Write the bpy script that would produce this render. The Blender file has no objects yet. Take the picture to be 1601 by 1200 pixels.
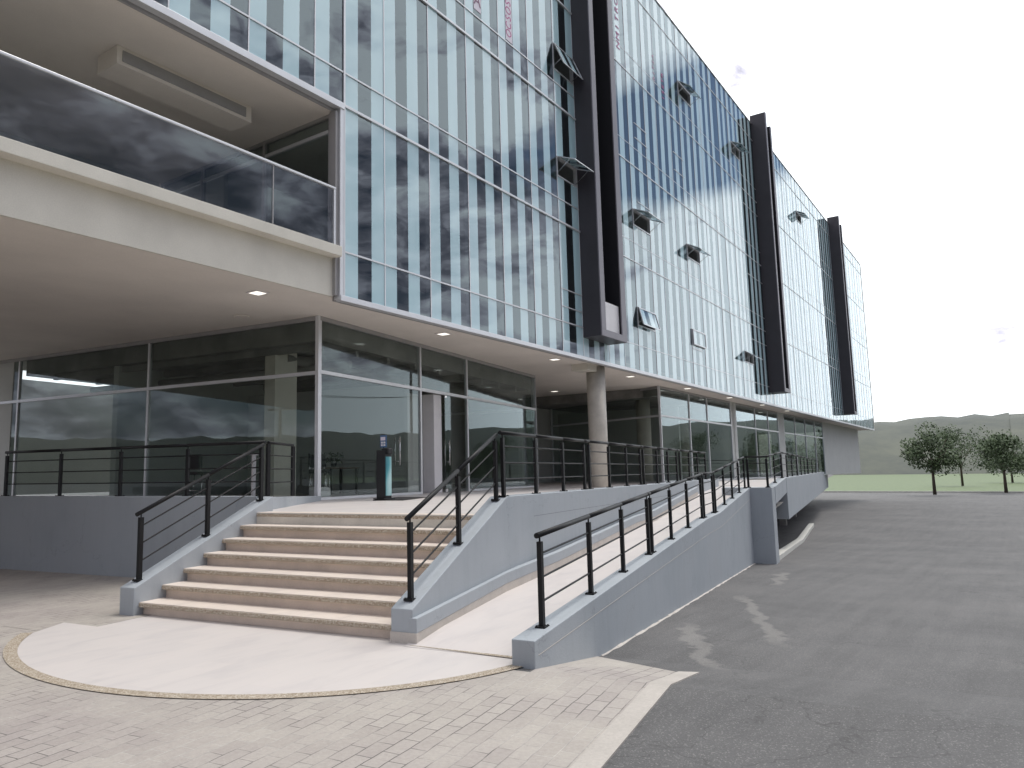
import bpy, bmesh, math, random
from mathutils import Vector, Matrix
random.seed(7)
R = math.radians
S = bpy.context.scene
COL = S.collection

# ------------------------------------------------------------------ camera
EYE = 1.7067
cam = bpy.data.cameras.new('camera'); camo = bpy.data.objects.new('camera', cam); COL.objects.link(camo)
cam.sensor_fit = 'HORIZONTAL'; cam.sensor_width = 36.0
cam.lens = 1183.161/1601*36
cam.shift_x = (800.5-687.768)/1601
cam.shift_y = (588.545-600)/1601
cam.clip_start = .05; cam.clip_end = 3000
pt, rl, hd = R(7.2706), R(.8355), R(36.9325)
fw = Vector((math.cos(hd)*math.cos(pt), math.sin(hd)*math.cos(pt), math.sin(pt)))
rt = Vector((math.sin(hd), -math.cos(hd), 0)); dn = fw.cross(rt)
r2 = math.cos(rl)*rt + math.sin(rl)*dn; d2 = fw.cross(r2)
M = Matrix(((r2.x, -d2.x, -fw.x, 0), (r2.y, -d2.y, -fw.y, 0), (r2.z, -d2.z, -fw.z, EYE), (0, 0, 0, 1)))
camo.matrix_world = M
S.camera = camo

# ------------------------------------------------------------------ sky and sun
SUN_EL, SUN_AZ = 70, -18          # degrees; azimuth measured from +X towards +Y
W = bpy.data.worlds.new('World'); S.world = W; W.use_nodes = True
nt = W.node_tree; nt.nodes.clear()
def N(tree, t, **k):
    n = tree.nodes.new(t)
    for a, b in k.items(): setattr(n, a, b)
    return n
out = N(nt, 'ShaderNodeOutputWorld'); bg = N(nt, 'ShaderNodeBackground')
sky = N(nt, 'ShaderNodeTexSky'); sky.sky_type = 'NISHITA'; sky.sun_disc = False
sky.sun_elevation = R(SUN_EL); sky.sun_rotation = R(90-SUN_AZ)
tc = N(nt, 'ShaderNodeTexCoord')
def vm(op, a, b=None):
    n = N(nt, 'ShaderNodeVectorMath', operation=op)
    for i, v in enumerate((a, b)):
        if v is None: continue
        if isinstance(v, (tuple, list)): n.inputs[i].default_value = v
        else: nt.links.new(v, n.inputs[i])
    return n
def mt(op, a, b=0., c=0., clamp=False):
    n = N(nt, 'ShaderNodeMath', operation=op, use_clamp=clamp)
    for i, v in enumerate((a, b, c)):
        if isinstance(v, (int, float)): n.inputs[i].default_value = v
        else: nt.links.new(v, n.inputs[i])
    return n.outputs[0]
G_ = tc.outputs['Generated']
mp = N(nt, 'ShaderNodeMapping'); mp.inputs['Scale'].default_value = (1.0, 1.0, 2.3)
nt.links.new(G_, mp.inputs[0])
nz = N(nt, 'ShaderNodeTexNoise'); nz.inputs['Scale'].default_value = 2.6; nz.inputs['Detail'].default_value = 9; nz.inputs['Roughness'].default_value = .56; nz.inputs['Distortion'].default_value = .35
nt.links.new(mp.outputs[0], nz.inputs['Vector'])
nz2 = N(nt, 'ShaderNodeTexNoise'); nz2.inputs['Scale'].default_value = 6.5; nz2.inputs['Detail'].default_value = 6
nt.links.new(mp.outputs[0], nz2.inputs['Vector'])
def blob(az, el, size, squash=1.8):
    """soft bump round one direction of the sky"""
    d = (math.cos(R(el))*math.cos(R(az)), math.cos(R(el))*math.sin(R(az)), math.sin(R(el)))
    v = vm('SUBTRACT', G_, d); v = vm('MULTIPLY', v.outputs[0], (1, 1, squash))
    l = vm('LENGTH', v.outputs[0]).outputs['Value']
    q = mt('DIVIDE', l, size); q = mt('MULTIPLY', q, q); q = mt('MULTIPLY', q, -1.)
    return mt('EXPONENT', q)
def acc(items):
    s = None
    for b, w in items:
        t = mt('MULTIPLY', b, w); s = t if s is None else mt('ADD', s, t)
    return s
# cover: how much cloud; tone: bright or dark cloud
cover = mt('ADD', mt('MULTIPLY', nz.outputs['Fac'], 2.2), .02)
cover = mt('ADD', cover, acc([(blob(-19, 24, .15, 1.5), -.95), (blob(-9, 24, .15, 1.6), -.8), (blob(-12, 10, .28, 1.7), .8), (blob(24, 25, .55), .9), (blob(-21, 33, .16, 1.5), .6), (blob(0, 90, .9), .5), (blob(-120, 20, .8), .4)]))
cover = mt('MULTIPLY', mt('SUBTRACT', cover, .72), 3.2, clamp=True)
tone = mt('ADD', mt('MULTIPLY', nz2.outputs['Fac'], 2.9), mt('MULTIPLY', nz.outputs['Fac'], 1.4))
tone = mt('ADD', tone, acc([(blob(-14, 11, .26, 1.7), .85), (blob(-36, 19, .17, 2.6), -.5), (blob(-52, 19, .25, 2.4), -.35), (blob(-46, 33, .3, 2.), .25), (blob(-44, 4.8, .3, 14.), .35), (blob(-44, 9, .25, 5.), -.12), (blob(-21, 33, .2, 1.5), .15), (blob(28, 30, .62, 1.2), 1.5), (blob(13.9, 26.6, .028, .7), -1.0), (blob(14.6, 25.7, .02, .8), -.5), (blob(11.2, 25.1, .03), -.75), (blob(18.8, 32.2, .05), -.7), (blob(6, 15, .12, 2.4), -.3), (blob(-1, 8, .16, 3.5), -.22), (blob(-20, 72, .6), .9), (blob(-110, 15, .75, 1.5), -.8), (blob(180, 15, .7, 1.5), -.3)]))
tone = mt('SUBTRACT', tone, 1.47)
nz3 = N(nt, 'ShaderNodeTexNoise'); nz3.inputs['Scale'].default_value = 15; nz3.inputs['Detail'].default_value = 7; nz3.inputs['Roughness'].default_value = .6; nz3.inputs['Distortion'].default_value = .5
nt.links.new(mp.outputs[0], nz3.inputs['Vector'])
tone = mt('ADD', tone, mt('MULTIPLY', mt('SUBTRACT', nz3.outputs['Fac'], .5), 2.4), clamp=True)
cr = N(nt, 'ShaderNodeValToRGB')
els = cr.color_ramp.elements
els[0].position = 0; els[0].color = (1.3, 1.6, 2.3, 1)
els[1].position = 1; els[1].color = (15.6, 16.3, 16.9, 1)
e = els.new(.35); e.color = (4.1, 4.1, 5.0, 1)
e = els.new(.65); e.color = (9.0, 8.9, 10.2, 1)
nt.links.new(tone, cr.inputs[0])
mx = N(nt, 'ShaderNodeMixRGB'); nt.links.new(cover, mx.inputs[0]); nt.links.new(sky.outputs[0], mx.inputs[1]); nt.links.new(cr.outputs[0], mx.inputs[2])
nt.links.new(mx.outputs[0], bg.inputs[0]); bg.inputs[1].default_value = .10
nt.links.new(bg.outputs[0], out.inputs[0])
sl = bpy.data.lights.new('sun', 'SUN'); sl.energy = 1.7; sl.angle = R(18); sl.color = (1, .95, .88)
so = bpy.data.objects.new('sun', sl); COL.objects.link(so)
sd = Vector((math.cos(R(SUN_EL))*math.cos(R(SUN_AZ)), math.cos(R(SUN_EL))*math.sin(R(SUN_AZ)), math.sin(R(SUN_EL))))
so.rotation_euler = sd.to_track_quat('Z', 'Y').to_euler()
S.view_settings.view_transform = 'Standard'; S.view_settings.look = 'None'
S.view_settings.exposure = .24; S.view_settings.gamma = 1
S.render.engine = 'CYCLES'
S.cycles.max_bounces = 8; S.cycles.transparent_max_bounces = 16; S.cycles.caustics_reflective = False; S.cycles.caustics_refractive = False

# ------------------------------------------------------------------ materials
def mat(name):
    m = bpy.data.materials.new(name); m.use_nodes = True
    t = m.node_tree; p = t.nodes['Principled BSDF']
    return m, t, p
def L(t, a, b): t.links.new(a, b)
def tex_noise(t, scale, detail=5, rough=.55, vec=None, dist=0.):
    n = N(t, 'ShaderNodeTexNoise'); n.inputs['Scale'].default_value = scale; n.inputs['Detail'].default_value = detail; n.inputs['Roughness'].default_value = rough; n.inputs['Distortion'].default_value = dist
    if vec is not None: L(t, vec, n.inputs['Vector'])
    return n
def obj_vec(t, rot=0., scale=(1, 1, 1), loc=(0, 0, 0)):
    c = N(t, 'ShaderNodeTexCoord'); m = N(t, 'ShaderNodeMapping'); m.inputs['Rotation'].default_value = (0, 0, rot); m.inputs['Scale'].default_value = scale; m.inputs['Location'].default_value = loc
    L(t, c.outputs['Object'], m.inputs[0]); return m.outputs[0]
def ramp(t, src, stops):
    r = N(t, 'ShaderNodeValToRGB'); e = r.color_ramp.elements
    e[0].position, e[0].color = stops[0][0], (*stops[0][1], 1); e[1].position, e[1].color = stops[-1][0], (*stops[-1][1], 1)
    for p, c in stops[1:-1]: x = e.new(p); x.color = (*c, 1)
    L(t, src, r.inputs[0]); return r.outputs[0]
def bump(t, p, src, strength=.3, dist=.01, nrm=None):
    b = N(t, 'ShaderNodeBump'); b.inputs['Strength'].default_value = strength; b.inputs['Distance'].default_value = dist
    L(t, src, b.inputs['Height']); L(t, b.outputs[0], p.inputs['Normal'])
    return b
def mixc(t, f, a, b, mode='MIX'):
    m = N(t, 'ShaderNodeMixRGB'); m.blend_type = mode
    for i, v in ((0, f), (1, a), (2, b)):
        if isinstance(v, (int, float)): m.inputs[i].default_value = v
        elif isinstance(v, tuple): m.inputs[i].default_value = (*v, 1)
        else: L(t, v, m.inputs[i])
    return m.outputs[0]
def noisy(name, c, var=.12, scale=3., rough=.7, metal=0., bscale=60., bstr=.1, fine=.05, spec=.5, coat=0.):
    m, t, p = mat(name); v = obj_vec(t)
    a = tuple(min(1, x*(1-var)) for x in c); b = tuple(min(1, x*(1+var)) for x in c)
    n = tex_noise(t, scale, 7, .6, v); col = ramp(t, n.outputs['Fac'], [(.3, a), (.7, b)])
    n2 = tex_noise(t, bscale, 3, .6, v)
    f = ramp(t, n2.outputs['Fac'], [(.3, (1-fine,)*3), (.7, (1+fine,)*3)])
    L(t, mixc(t, 1., col, f, 'MULTIPLY'), p.inputs['Base Color'])
    p.inputs['Roughness'].default_value = rough; p.inputs['Metallic'].default_value = metal
    p.inputs['Specular IOR Level'].default_value = spec; p.inputs['Coat Weight'].default_value = coat; p.inputs['Coat Roughness'].default_value = .15
    if bstr: bump(t, p, n2.outputs['Fac'], bstr, .004)
    return m
A_G = R(8.596)
MT = {}
MT['alu'] = noisy('brushed aluminium', (.66, .67, .69), .05, 2, .38, .35, 90, 0)
MT['alu_dark'] = noisy('dull aluminium', (.36, .35, .35), .08, 2, .5, .2, 90, 0)
MT['rail'] = noisy('black rail paint', (.008, .008, .009), .2, 9, .5, 0, 120, .08, .1, .25)
MT['blackframe'] = noisy('dark composite panel', (.040, .036, .043), .12, 1.2, .42, 0, 90, 0)
MT['rim'] = noisy('frame rim panel', (.19, .178, .205), .08, 1.2, .45, 0, 90, 0)
MT['void'] = noisy('black lining', (.008, .008, .012), .1, 2, .8, 0, 50, 0)
MT['white'] = noisy('white panel', (.74, .72, .73), .04, 3, .5, 0, 90, 0)
MT['soffit'] = noisy('soffit plaster', (.79, .735, .67), .07, .5, .85, 0, 40, .12, .03)
MT['cream'] = noisy('cream concrete', (.68, .65, .575), .07, 1.1, .8, 0, 50, .2, .05)
MT['concrete'] = noisy('fair faced concrete', (.56, .53, .475), .16, 2.2, .75, 0, 45, .25, .06)
MT['int_wall'] = noisy('interior grey wall', (.52, .53, .51), .05, 1, .8, 0, 40, 0)
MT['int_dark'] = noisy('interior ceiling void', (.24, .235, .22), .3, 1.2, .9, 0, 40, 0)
MT['int_floor'] = noisy('office floor', (.20, .20, .20), .1, 1, .6, 0, 40, 0)
MT['int_ceil'] = noisy('office ceiling', (.55, .54, .52), .05, 1, .9, 0, 40, 0)
MT['furn'] = noisy('dark furniture', (.009, .009, .011), .1, 3, .5, 0, 60, 0)
MT['wood'] = noisy('desk wood', (.16, .10, .06), .2, 4, .5, 0, 60, 0)
MT['yellow'] = noisy('faded yellow paint', (.50, .36, .10), .15, 3, .6, 0, 60, 0)
MT['pole'] = noisy('concrete pole', (.26, .25, .23), .1, 3, .8, 0, 60, 0)
MT['rubber'] = noisy('black rubber', (.018, .017, .018), .2, 6, .8, 0, 90, .3)
MT['teal'] = None
MT['joint'] = noisy('shadow joint', (.17, .18, .20), .1, 3, .8, 0, 60, 0)

def painted(name):
    m, t, p = mat(name); v = obj_vec(t)
    n = tex_noise(t, .9, 6, .6, v); col = ramp(t, n.outputs['Fac'], [(.28, (.315, .343, .370)), (.5, (.35, .378, .405)), (.75, (.38, .406, .432))])
    vs = obj_vec(t, 0, (5, 5, .6)); n3 = tex_noise(t, 1.6, 5, .6, vs)
    st = ramp(t, n3.outputs['Fac'], [(.25, (.84,)*3), (.5, (1.,)*3), (1., (1.06,)*3)])
    c2 = mixc(t, .35, col, st, 'MULTIPLY')
    n4 = tex_noise(t, 26, 4, .7, v); sc = ramp(t, n4.outputs['Fac'], [(.68, (0, 0, 0)), (.8, (1, 1, 1))])
    c3 = mixc(t, mixc(t, 1., sc, (.16, .16, .16), 'MULTIPLY'), c2, (.52, .54, .56))
    cn = tex_noise(t, 2.2, 4, .6, v); cv = N(t, 'ShaderNodeVectorMath', operation='SCALE'); L(t, cn.outputs['Color'], cv.inputs[0]); cv.inputs['Scale'].default_value = .9
    ca = N(t, 'ShaderNodeVectorMath', operation='ADD'); L(t, v, ca.inputs[0]); L(t, cv.outputs[0], ca.inputs[1])
    ck = N(t, 'ShaderNodeTexVoronoi', feature='DISTANCE_TO_EDGE'); ck.inputs['Scale'].default_value = .45; L(t, ca.outputs[0], ck.inputs['Vector'])
    c3 = mixc(t, ramp(t, ck.outputs['Distance'], [(0., (.35,)*3), (.004, (0, 0, 0))]), c3, (.16, .17, .18))
    bl = tex_noise(t, .45, 6, .7, v); c3 = mixc(t, ramp(t, bl.outputs['Fac'], [(.5, (0, 0, 0)), (.72, (.3,)*3)]), c3, (.27, .28, .295))
    L(t, c3, p.inputs['Base Color']); p.inputs['Roughness'].default_value = .72
    n2 = tex_noise(t, 38, 6, .7, v); bump(t, p, n2.outputs['Fac'], .35, .008)
    return m
MT['paint'] = painted('blue grey masonry paint')

def tiles(name, c1, c2, sx, sy, rot, mortar=(.40, .36, .33), msize=.004, rough=.45, grad=None):
    m, t, p = mat(name); v = obj_vec(t, -rot)
    b = N(t, 'ShaderNodeTexBrick'); b.offset = .5; b.inputs['Scale'].default_value = 1; b.inputs['Brick Width'].default_value = sx; b.inputs['Row Height'].default_value = sy; b.inputs['Mortar Size'].default_value = msize; b.inputs['Mortar Smooth'].default_value = .3
    b.inputs['Color1'].default_value = (*c1, 1); b.inputs['Color2'].default_value = (*c2, 1); b.inputs['Mortar'].default_value = (*mortar, 1)
    L(t, v, b.inputs['Vector'])
    vv = obj_vec(t, -rot, (.8, 2.6, 1)); n = tex_noise(t, 1.3, 7, .62, vv, .4)
    mot = ramp(t, n.outputs['Fac'], [(.25, (.86, .86, .88)), (.5, (1, 1, 1)), (.8, (1.05, 1.04, 1.03))])
    c = mixc(t, 1., b.outputs['Color'], mot, 'MULTIPLY')
    L(t, c, p.inputs['Base Color']); p.inputs['Roughness'].default_value = rough
    n2 = tex_noise(t, 80, 4, .6, v); bump(t, p, n2.outputs['Fac'], .08, .003)
    return m
MT['tile'] = tiles('pale pink floor tile', (.595, .55, .525), (.57, .53, .51), .9, .3, A_G, (.56, .51, .48), .003)
MT['rtile'] = tiles('ramp floor tile', (.60, .552, .526), (.575, .532, .512), .6, .3, A_G, (.58, .52, .49), .003)
MT['stile'] = tiles('step tile', (.72, .63, .555), (.69, .605, .535), .6, .6, R(10.1), (.50, .45, .41), .003)
MT['riser'] = noisy('riser tile', (.73, .62, .53), .12, 2.4, .6, 0, 60, .1, .05)
MT['skirt'] = noisy('tile skirting', (.48, .44, .40), .10, 5, .6, 0, 60, .1, .06)

def aggregate(name, k=1.):
    m, t, p = mat(name); v = obj_vec(t)
    vo = N(t, 'ShaderNodeTexVoronoi'); vo.inputs['Scale'].default_value = 105; L(t, v, vo.inputs['Vector'])
    sep = N(t, 'ShaderNodeSeparateColor'); L(t, vo.outputs['Color'], sep.inputs[0])
    col = ramp(t, sep.outputs[0], [(0., (.17*k, .13*k, .09*k)), (.3, (.235*k, .19*k, .14*k)), (.6, (.30*k, .25*k, .195*k)), (.85, (.37*k, .325*k, .265*k)), (1., (.46*k, .42*k, .355*k))])
    L(t, col, p.inputs['Base Color']); p.inputs['Roughness'].default_value = .75
    bump(t, p, vo.outputs['Distance'], .5, -.006)
    return m
MT['agg'] = aggregate('exposed pebble aggregate', 1.35)
MT['agg_lt'] = aggregate('exposed pebble band', 1.25)

def asphalt():
    m, t, p = mat('worn asphalt'); v = obj_vec(t)
    n = tex_noise(t, .35, 8, .65, v); c = ramp(t, n.outputs['Fac'], [(.3, (.078, .076, .077)), (.55, (.105, .102, .102)), (.8, (.134, .128, .126))])
    n2 = tex_noise(t, 55, 4, .7, v); f = ramp(t, n2.outputs['Fac'], [(.3, (.82,)*3), (.7, (1.16,)*3)])
    c = mixc(t, 1., c, f, 'MULTIPLY')
    vo = N(t, 'ShaderNodeTexVoronoi'); vo.inputs['Scale'].default_value = 120; L(t, v, vo.inputs['Vector'])
    sp = N(t, 'ShaderNodeSeparateColor'); L(t, vo.outputs['Color'], sp.inputs[0]); g = ramp(t, sp.outputs[0], [(.88, (0, 0, 0)), (.95, (.35,)*3)])
    c = mixc(t, g, c, (.34, .33, .31))
    cn = tex_noise(t, 1.1, 4, .6, v); cv = N(t, 'ShaderNodeVectorMath', operation='SCALE'); L(t, cn.outputs['Color'], cv.inputs[0]); cv.inputs['Scale'].default_value = 1.6
    ca = N(t, 'ShaderNodeVectorMath', operation='ADD'); L(t, v, ca.inputs[0]); L(t, cv.outputs[0], ca.inputs[1])
    ck = N(t, 'ShaderNodeTexVoronoi', feature='DISTANCE_TO_EDGE'); ck.inputs['Scale'].default_value = .22; L(t, ca.outputs[0], ck.inputs['Vector'])
    c = mixc(t, ramp(t, ck.outputs['Distance'], [(0., (.55,)*3), (.0035, (0, 0, 0))]), c, (.045, .044, .043))
    pn = tex_noise(t, .16, 3, .5, v); c = mixc(t, ramp(t, pn.outputs['Fac'], [(.58, (0, 0, 0)), (.6, (.25,)*3)]), c, (.085, .083, .083))
    vs_ = obj_vec(t, -A_G, (.25, 3.2, 1)); tn = tex_noise(t, 1.2, 6, .65, vs_); c = mixc(t, 1., c, ramp(t, tn.outputs['Fac'], [(.3, (.86,)*3), (.7, (1.14,)*3)]), 'MULTIPLY')
    # dried water and dust trails, drawn as bent streaks with a ragged edge
    gv = obj_vec(t, -A_G); wn = tex_noise(t, 1.6, 5, .6, gv)
    sx = N(t, 'ShaderNodeSeparateXYZ'); L(t, gv, sx.inputs[0])
    def M_(op, a, b=0., clamp=False):
        q = N(t, 'ShaderNodeMath', operation=op, use_clamp=clamp)
        for i, w in enumerate((a, b)):
            if isinstance(w, (int, float)): q.inputs[i].default_value = w
            else: L(t, w, q.inputs[i])
        return q.outputs[0]
    tot = None
    for s0, n0, ds, dnn, w in ((11.3, 2.25, -2.9, -.85, .12), (15.1, 1.95, -4.8, -1.0, .12), (20.5, 1.7, -3.2, -.2, .12)):
        u = M_('DIVIDE', M_('SUBTRACT', sx.outputs[0], s0), ds)
        nn = M_('ADD', M_('MULTIPLY', u, dnn), n0)
        nn = M_('ADD', nn, M_('MULTIPLY', M_('SUBTRACT', wn.outputs['Fac'], .5), .75))
        d = M_('ABSOLUTE', M_('SUBTRACT', sx.outputs[1], nn))
        a = M_('SUBTRACT', 1., M_('DIVIDE', d, w), True)
        inu = M_('MULTIPLY', M_('MULTIPLY', M_('MULTIPLY', u, 6., True), M_('SUBTRACT', 6.6, M_('MULTIPLY', u, 6.), True), ), 1., True)
        a = M_('MULTIPLY', M_('MULTIPLY', a, 2.2, True), inu)
        tot = a if tot is None else M_('MAXIMUM', tot, a)
    rag = ramp(t, n2.outputs['Fac'], [(.3, (.5,)*3), (.65, (1.,)*3)])
    tt = M_('MULTIPLY', M_('MULTIPLY', tot, rag), .42)
    c = mixc(t, tt, c, (.30, .285, .265))
    L(t, c, p.inputs['Base Color']); p.inputs['Roughness'].default_value = .85
    bump(t, p, n2.outputs['Fac'], .6, .01)
    return m
MT['asphalt'] = asphalt()

def pavers():
    m, t, p = mat('grey clay pavers'); v0 = obj_vec(t, -A_G)
    wob = tex_noise(t, 2.5, 3, .5, v0); s1 = N(t, 'ShaderNodeVectorMath', operation='SUBTRACT'); L(t, wob.outputs['Color'], s1.inputs[0]); s1.inputs[1].default_value = (.5, .5, .5)
    s2 = N(t, 'ShaderNodeVectorMath', operation='SCALE'); L(t, s1.outputs[0], s2.inputs[0]); s2.inputs['Scale'].default_value = .035
    s3 = N(t, 'ShaderNodeVectorMath', operation='ADD'); L(t, v0, s3.inputs[0]); L(t, s2.outputs[0], s3.inputs[1]); v = s3.outputs[0]
    b = N(t, 'ShaderNodeTexBrick'); b.offset = .5; b.inputs['Scale'].default_value = 1; b.inputs['Brick Width'].default_value = .245; b.inputs['Row Height'].default_value = .122; b.inputs['Mortar Size'].default_value = .0045; b.inputs['Mortar Smooth'].default_value = .5; b.inputs['Bias'].default_value = 0
    b.inputs['Color1'].default_value = (.345, .315, .29, 1); b.inputs['Color2'].default_value = (.385, .355, .325, 1); b.inputs['Mortar'].default_value = (.24, .22, .20, 1)
    L(t, v, b.inputs['Vector'])
    n = tex_noise(t, .7, 7, .6, v); mot = ramp(t, n.outputs['Fac'], [(.3, (.90, .87, .89)), (.5, (1, .985, .975)), (.75, (1.10, 1.10, 1.05))])
    c = mixc(t, 1., b.outputs['Color'], mot, 'MULTIPLY')
    # joints vary: some dark with dirt, some pale with sand
    nj = tex_noise(t, 1.4, 4, .6, v); jd = ramp(t, nj.outputs['Fac'], [(.42, (.10, .095, .09)), (.5, (.28, .26, .24)), (.62, (.46, .43, .40))])
    c = mixc(t, b.outputs['Fac'], c, jd)
    n3 = tex_noise(t, 30, 5, .7, v); f = ramp(t, n3.outputs['Fac'], [(.3, (.9,)*3), (.7, (1.09,)*3)]); c = mixc(t, 1., c, f, 'MULTIPLY')
    L(t, c, p.inputs['Base Color']); p.inputs['Roughness'].default_value = .7
    inv = N(t, 'ShaderNodeMath', operation='SUBTRACT'); inv.inputs[0].default_value = 1; L(t, b.outputs['Fac'], inv.inputs[1])
    ad = N(t, 'ShaderNodeMath', operation='ADD'); L(t, inv.outputs[0], ad.inputs[0])
    ms = N(t, 'ShaderNodeMath', operation='MULTIPLY'); L(t, n3.outputs['Fac'], ms.inputs[0]); ms.inputs[1].default_value = .5; L(t, ms.outputs[0], ad.inputs[1])
    bump(t, p, ad.outputs[0], .5, .008)
    return m
MT['paver'] = pavers()
MT['kerb'] = noisy('pale concrete border', (.42, .385, .35), .1, 2, .75, 0, 50, .3, .08)
MT['curbwhite'] = noisy('whitewashed kerb', (.55, .54, .50), .1, 3, .8, 0, 50, .3, .08)

def glass(name, tint, ior, wav=.0, rough=0.):
    m = bpy.data.materials.new(name); m.use_nodes = True; t = m.node_tree; t.nodes.clear()
    o = N(t, 'ShaderNodeOutputMaterial'); mixs = N(t, 'ShaderNodeMixShader'); tr = N(t, 'ShaderNodeBsdfTransparent'); gl = N(t, 'ShaderNodeBsdfGlossy')
    tr.inputs[0].default_value = (*tint, 1); gl.inputs['Roughness'].default_value = rough; gl.inputs['Color'].default_value = (.84, .95, 1.0, 1)
    r0 = ((ior-1)/(ior+1))**2
    ge = N(t, 'ShaderNodeNewGeometry'); dt = N(t, 'ShaderNodeVectorMath', operation='DOT_PRODUCT'); L(t, ge.outputs['Incoming'], dt.inputs[0]); L(t, ge.outputs['Normal'], dt.inputs[1])
    def M_(op, a, b=0.):
        q = N(t, 'ShaderNodeMath', operation=op)
        for i, w in enumerate((a, b)):
            if isinstance(w, (int, float)): q.inputs[i].default_value = w
            else: L(t, w, q.inputs[i])
        return q.outputs[0]
    fac = M_('ADD', M_('MULTIPLY', M_('POWER', M_('SUBTRACT', 1., M_('ABSOLUTE', dt.outputs['Value'])), 5.), 1-r0), r0)
    if wav:
        v = obj_vec(t); n = tex_noise(t, .9, 2, .4, v); b = N(t, 'ShaderNodeBump'); b.inputs['Strength'].default_value = wav; b.inputs['Distance'].default_value = .02
        L(t, n.outputs['Fac'], b.inputs['Height']); L(t, b.outputs[0], gl.inputs['Normal'])
    L(t, fac, mixs.inputs[0]); L(t, tr.outputs[0], mixs.inputs[1]); L(t, gl.outputs[0], mixs.inputs[2]); L(t, mixs.outputs[0], o.inputs[0])
    return m
MT['glass'] = glass('coated facade glass', (.34, .37, .39), 2.1, .22)
MT['sglass'] = glass('shop window glass', (.82, .845, .83), 1.5, 0)
MT['bglass'] = glass('grey balustrade glass', (.84, .85, .88), 1.55, 0)
def frit():
    m, t, p = mat('pale aqua fritted glass'); v = obj_vec(t, 0, (1, 1, .25))
    n = tex_noise(t, 1.2, 4, .5, v); L(t, ramp(t, n.outputs['Fac'], [(.3, (.43, .62, .675)), (.7, (.49, .68, .73))]), p.inputs['Base Color'])
    p.inputs['Roughness'].default_value = .55; p.inputs['Specular IOR Level'].default_value = .3
    p.inputs['Coat Weight'].default_value = 1; p.inputs['Coat Roughness'].default_value = .015; p.inputs['Coat IOR'].default_value = 1.6
    return m
MT['frit'] = frit()
def emis(name, c, s):
    m, t, p = mat(name); p.inputs['Base Color'].default_value = (*c, 1); p.inputs['Emission Color'].default_value = (*c, 1); p.inputs['Emission Strength'].default_value = s; return m
MT['lamp'] = emis('lit lamp diffuser', (1, .95, .85), 1.1)
def tealm():
    m, t, p = mat('teal printed panel'); v = obj_vec(t, 0, (1, 1, 1)); w = N(t, 'ShaderNodeTexWave'); w.inputs['Scale'].default_value = .7; w.inputs['Distortion'].default_value = 6; w.inputs['Detail'].default_value = 1; L(t, v, w.inputs['Vector'])
    L(t, ramp(t, w.outputs['Fac'], [(0, (.03, .13, .17)), (.5, (.08, .30, .34)), (1, (.45, .66, .66))]), p.inputs['Base Color']); p.inputs['Roughness'].default_value = .25; return m
MT['teal'] = tealm()
MT['blue'] = noisy('blue printed card', (.06, .15, .32), .3, 9, .4, 0, 60, 0)
MT['pink'] = noisy('pink lettering film', (.50, .12, .30), .05, 3, .5, 0, 60, 0)
MT['pinkdark'] = noisy('dull plum lettering', (.22, .10, .17), .05, 3, .5, 0, 60, 0)
MT['pinkpale'] = noisy('faded pink lettering', (.55, .34, .46), .05, 3, .5, 0, 60, 0)
MT['film'] = noisy('pale lilac window film', (.72, .66, .74), .05, 3, .4, 0, 60, 0)
MT['steel'] = noisy('polished steel', (.70, .70, .70), .05, 3, .22, .9, 60, 0)
def leafm(name, a, b, sc=1.5):
    m, t, p = mat(name); v = obj_vec(t); n = tex_noise(t, sc, 8, .75, v); L(t, ramp(t, n.outputs['Fac'], [(.35, a), (.65, b)]), p.inputs['Base Color']); p.inputs['Roughness'].default_value = .7; return m
MT['leaf'] = leafm('tree leaves', (.025, .045, .018), (.07, .11, .035))
MT['hill'] = leafm('wooded hillside', (.014, .022, .016), (.055, .062, .038), .035)
MT['bark'] = noisy('bark', (.10, .08, .06), .2, 6, .9, 0, 40, .3)
MT['grass'] = leafm('grass verge', (.05, .08, .025), (.11, .15, .05))

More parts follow.
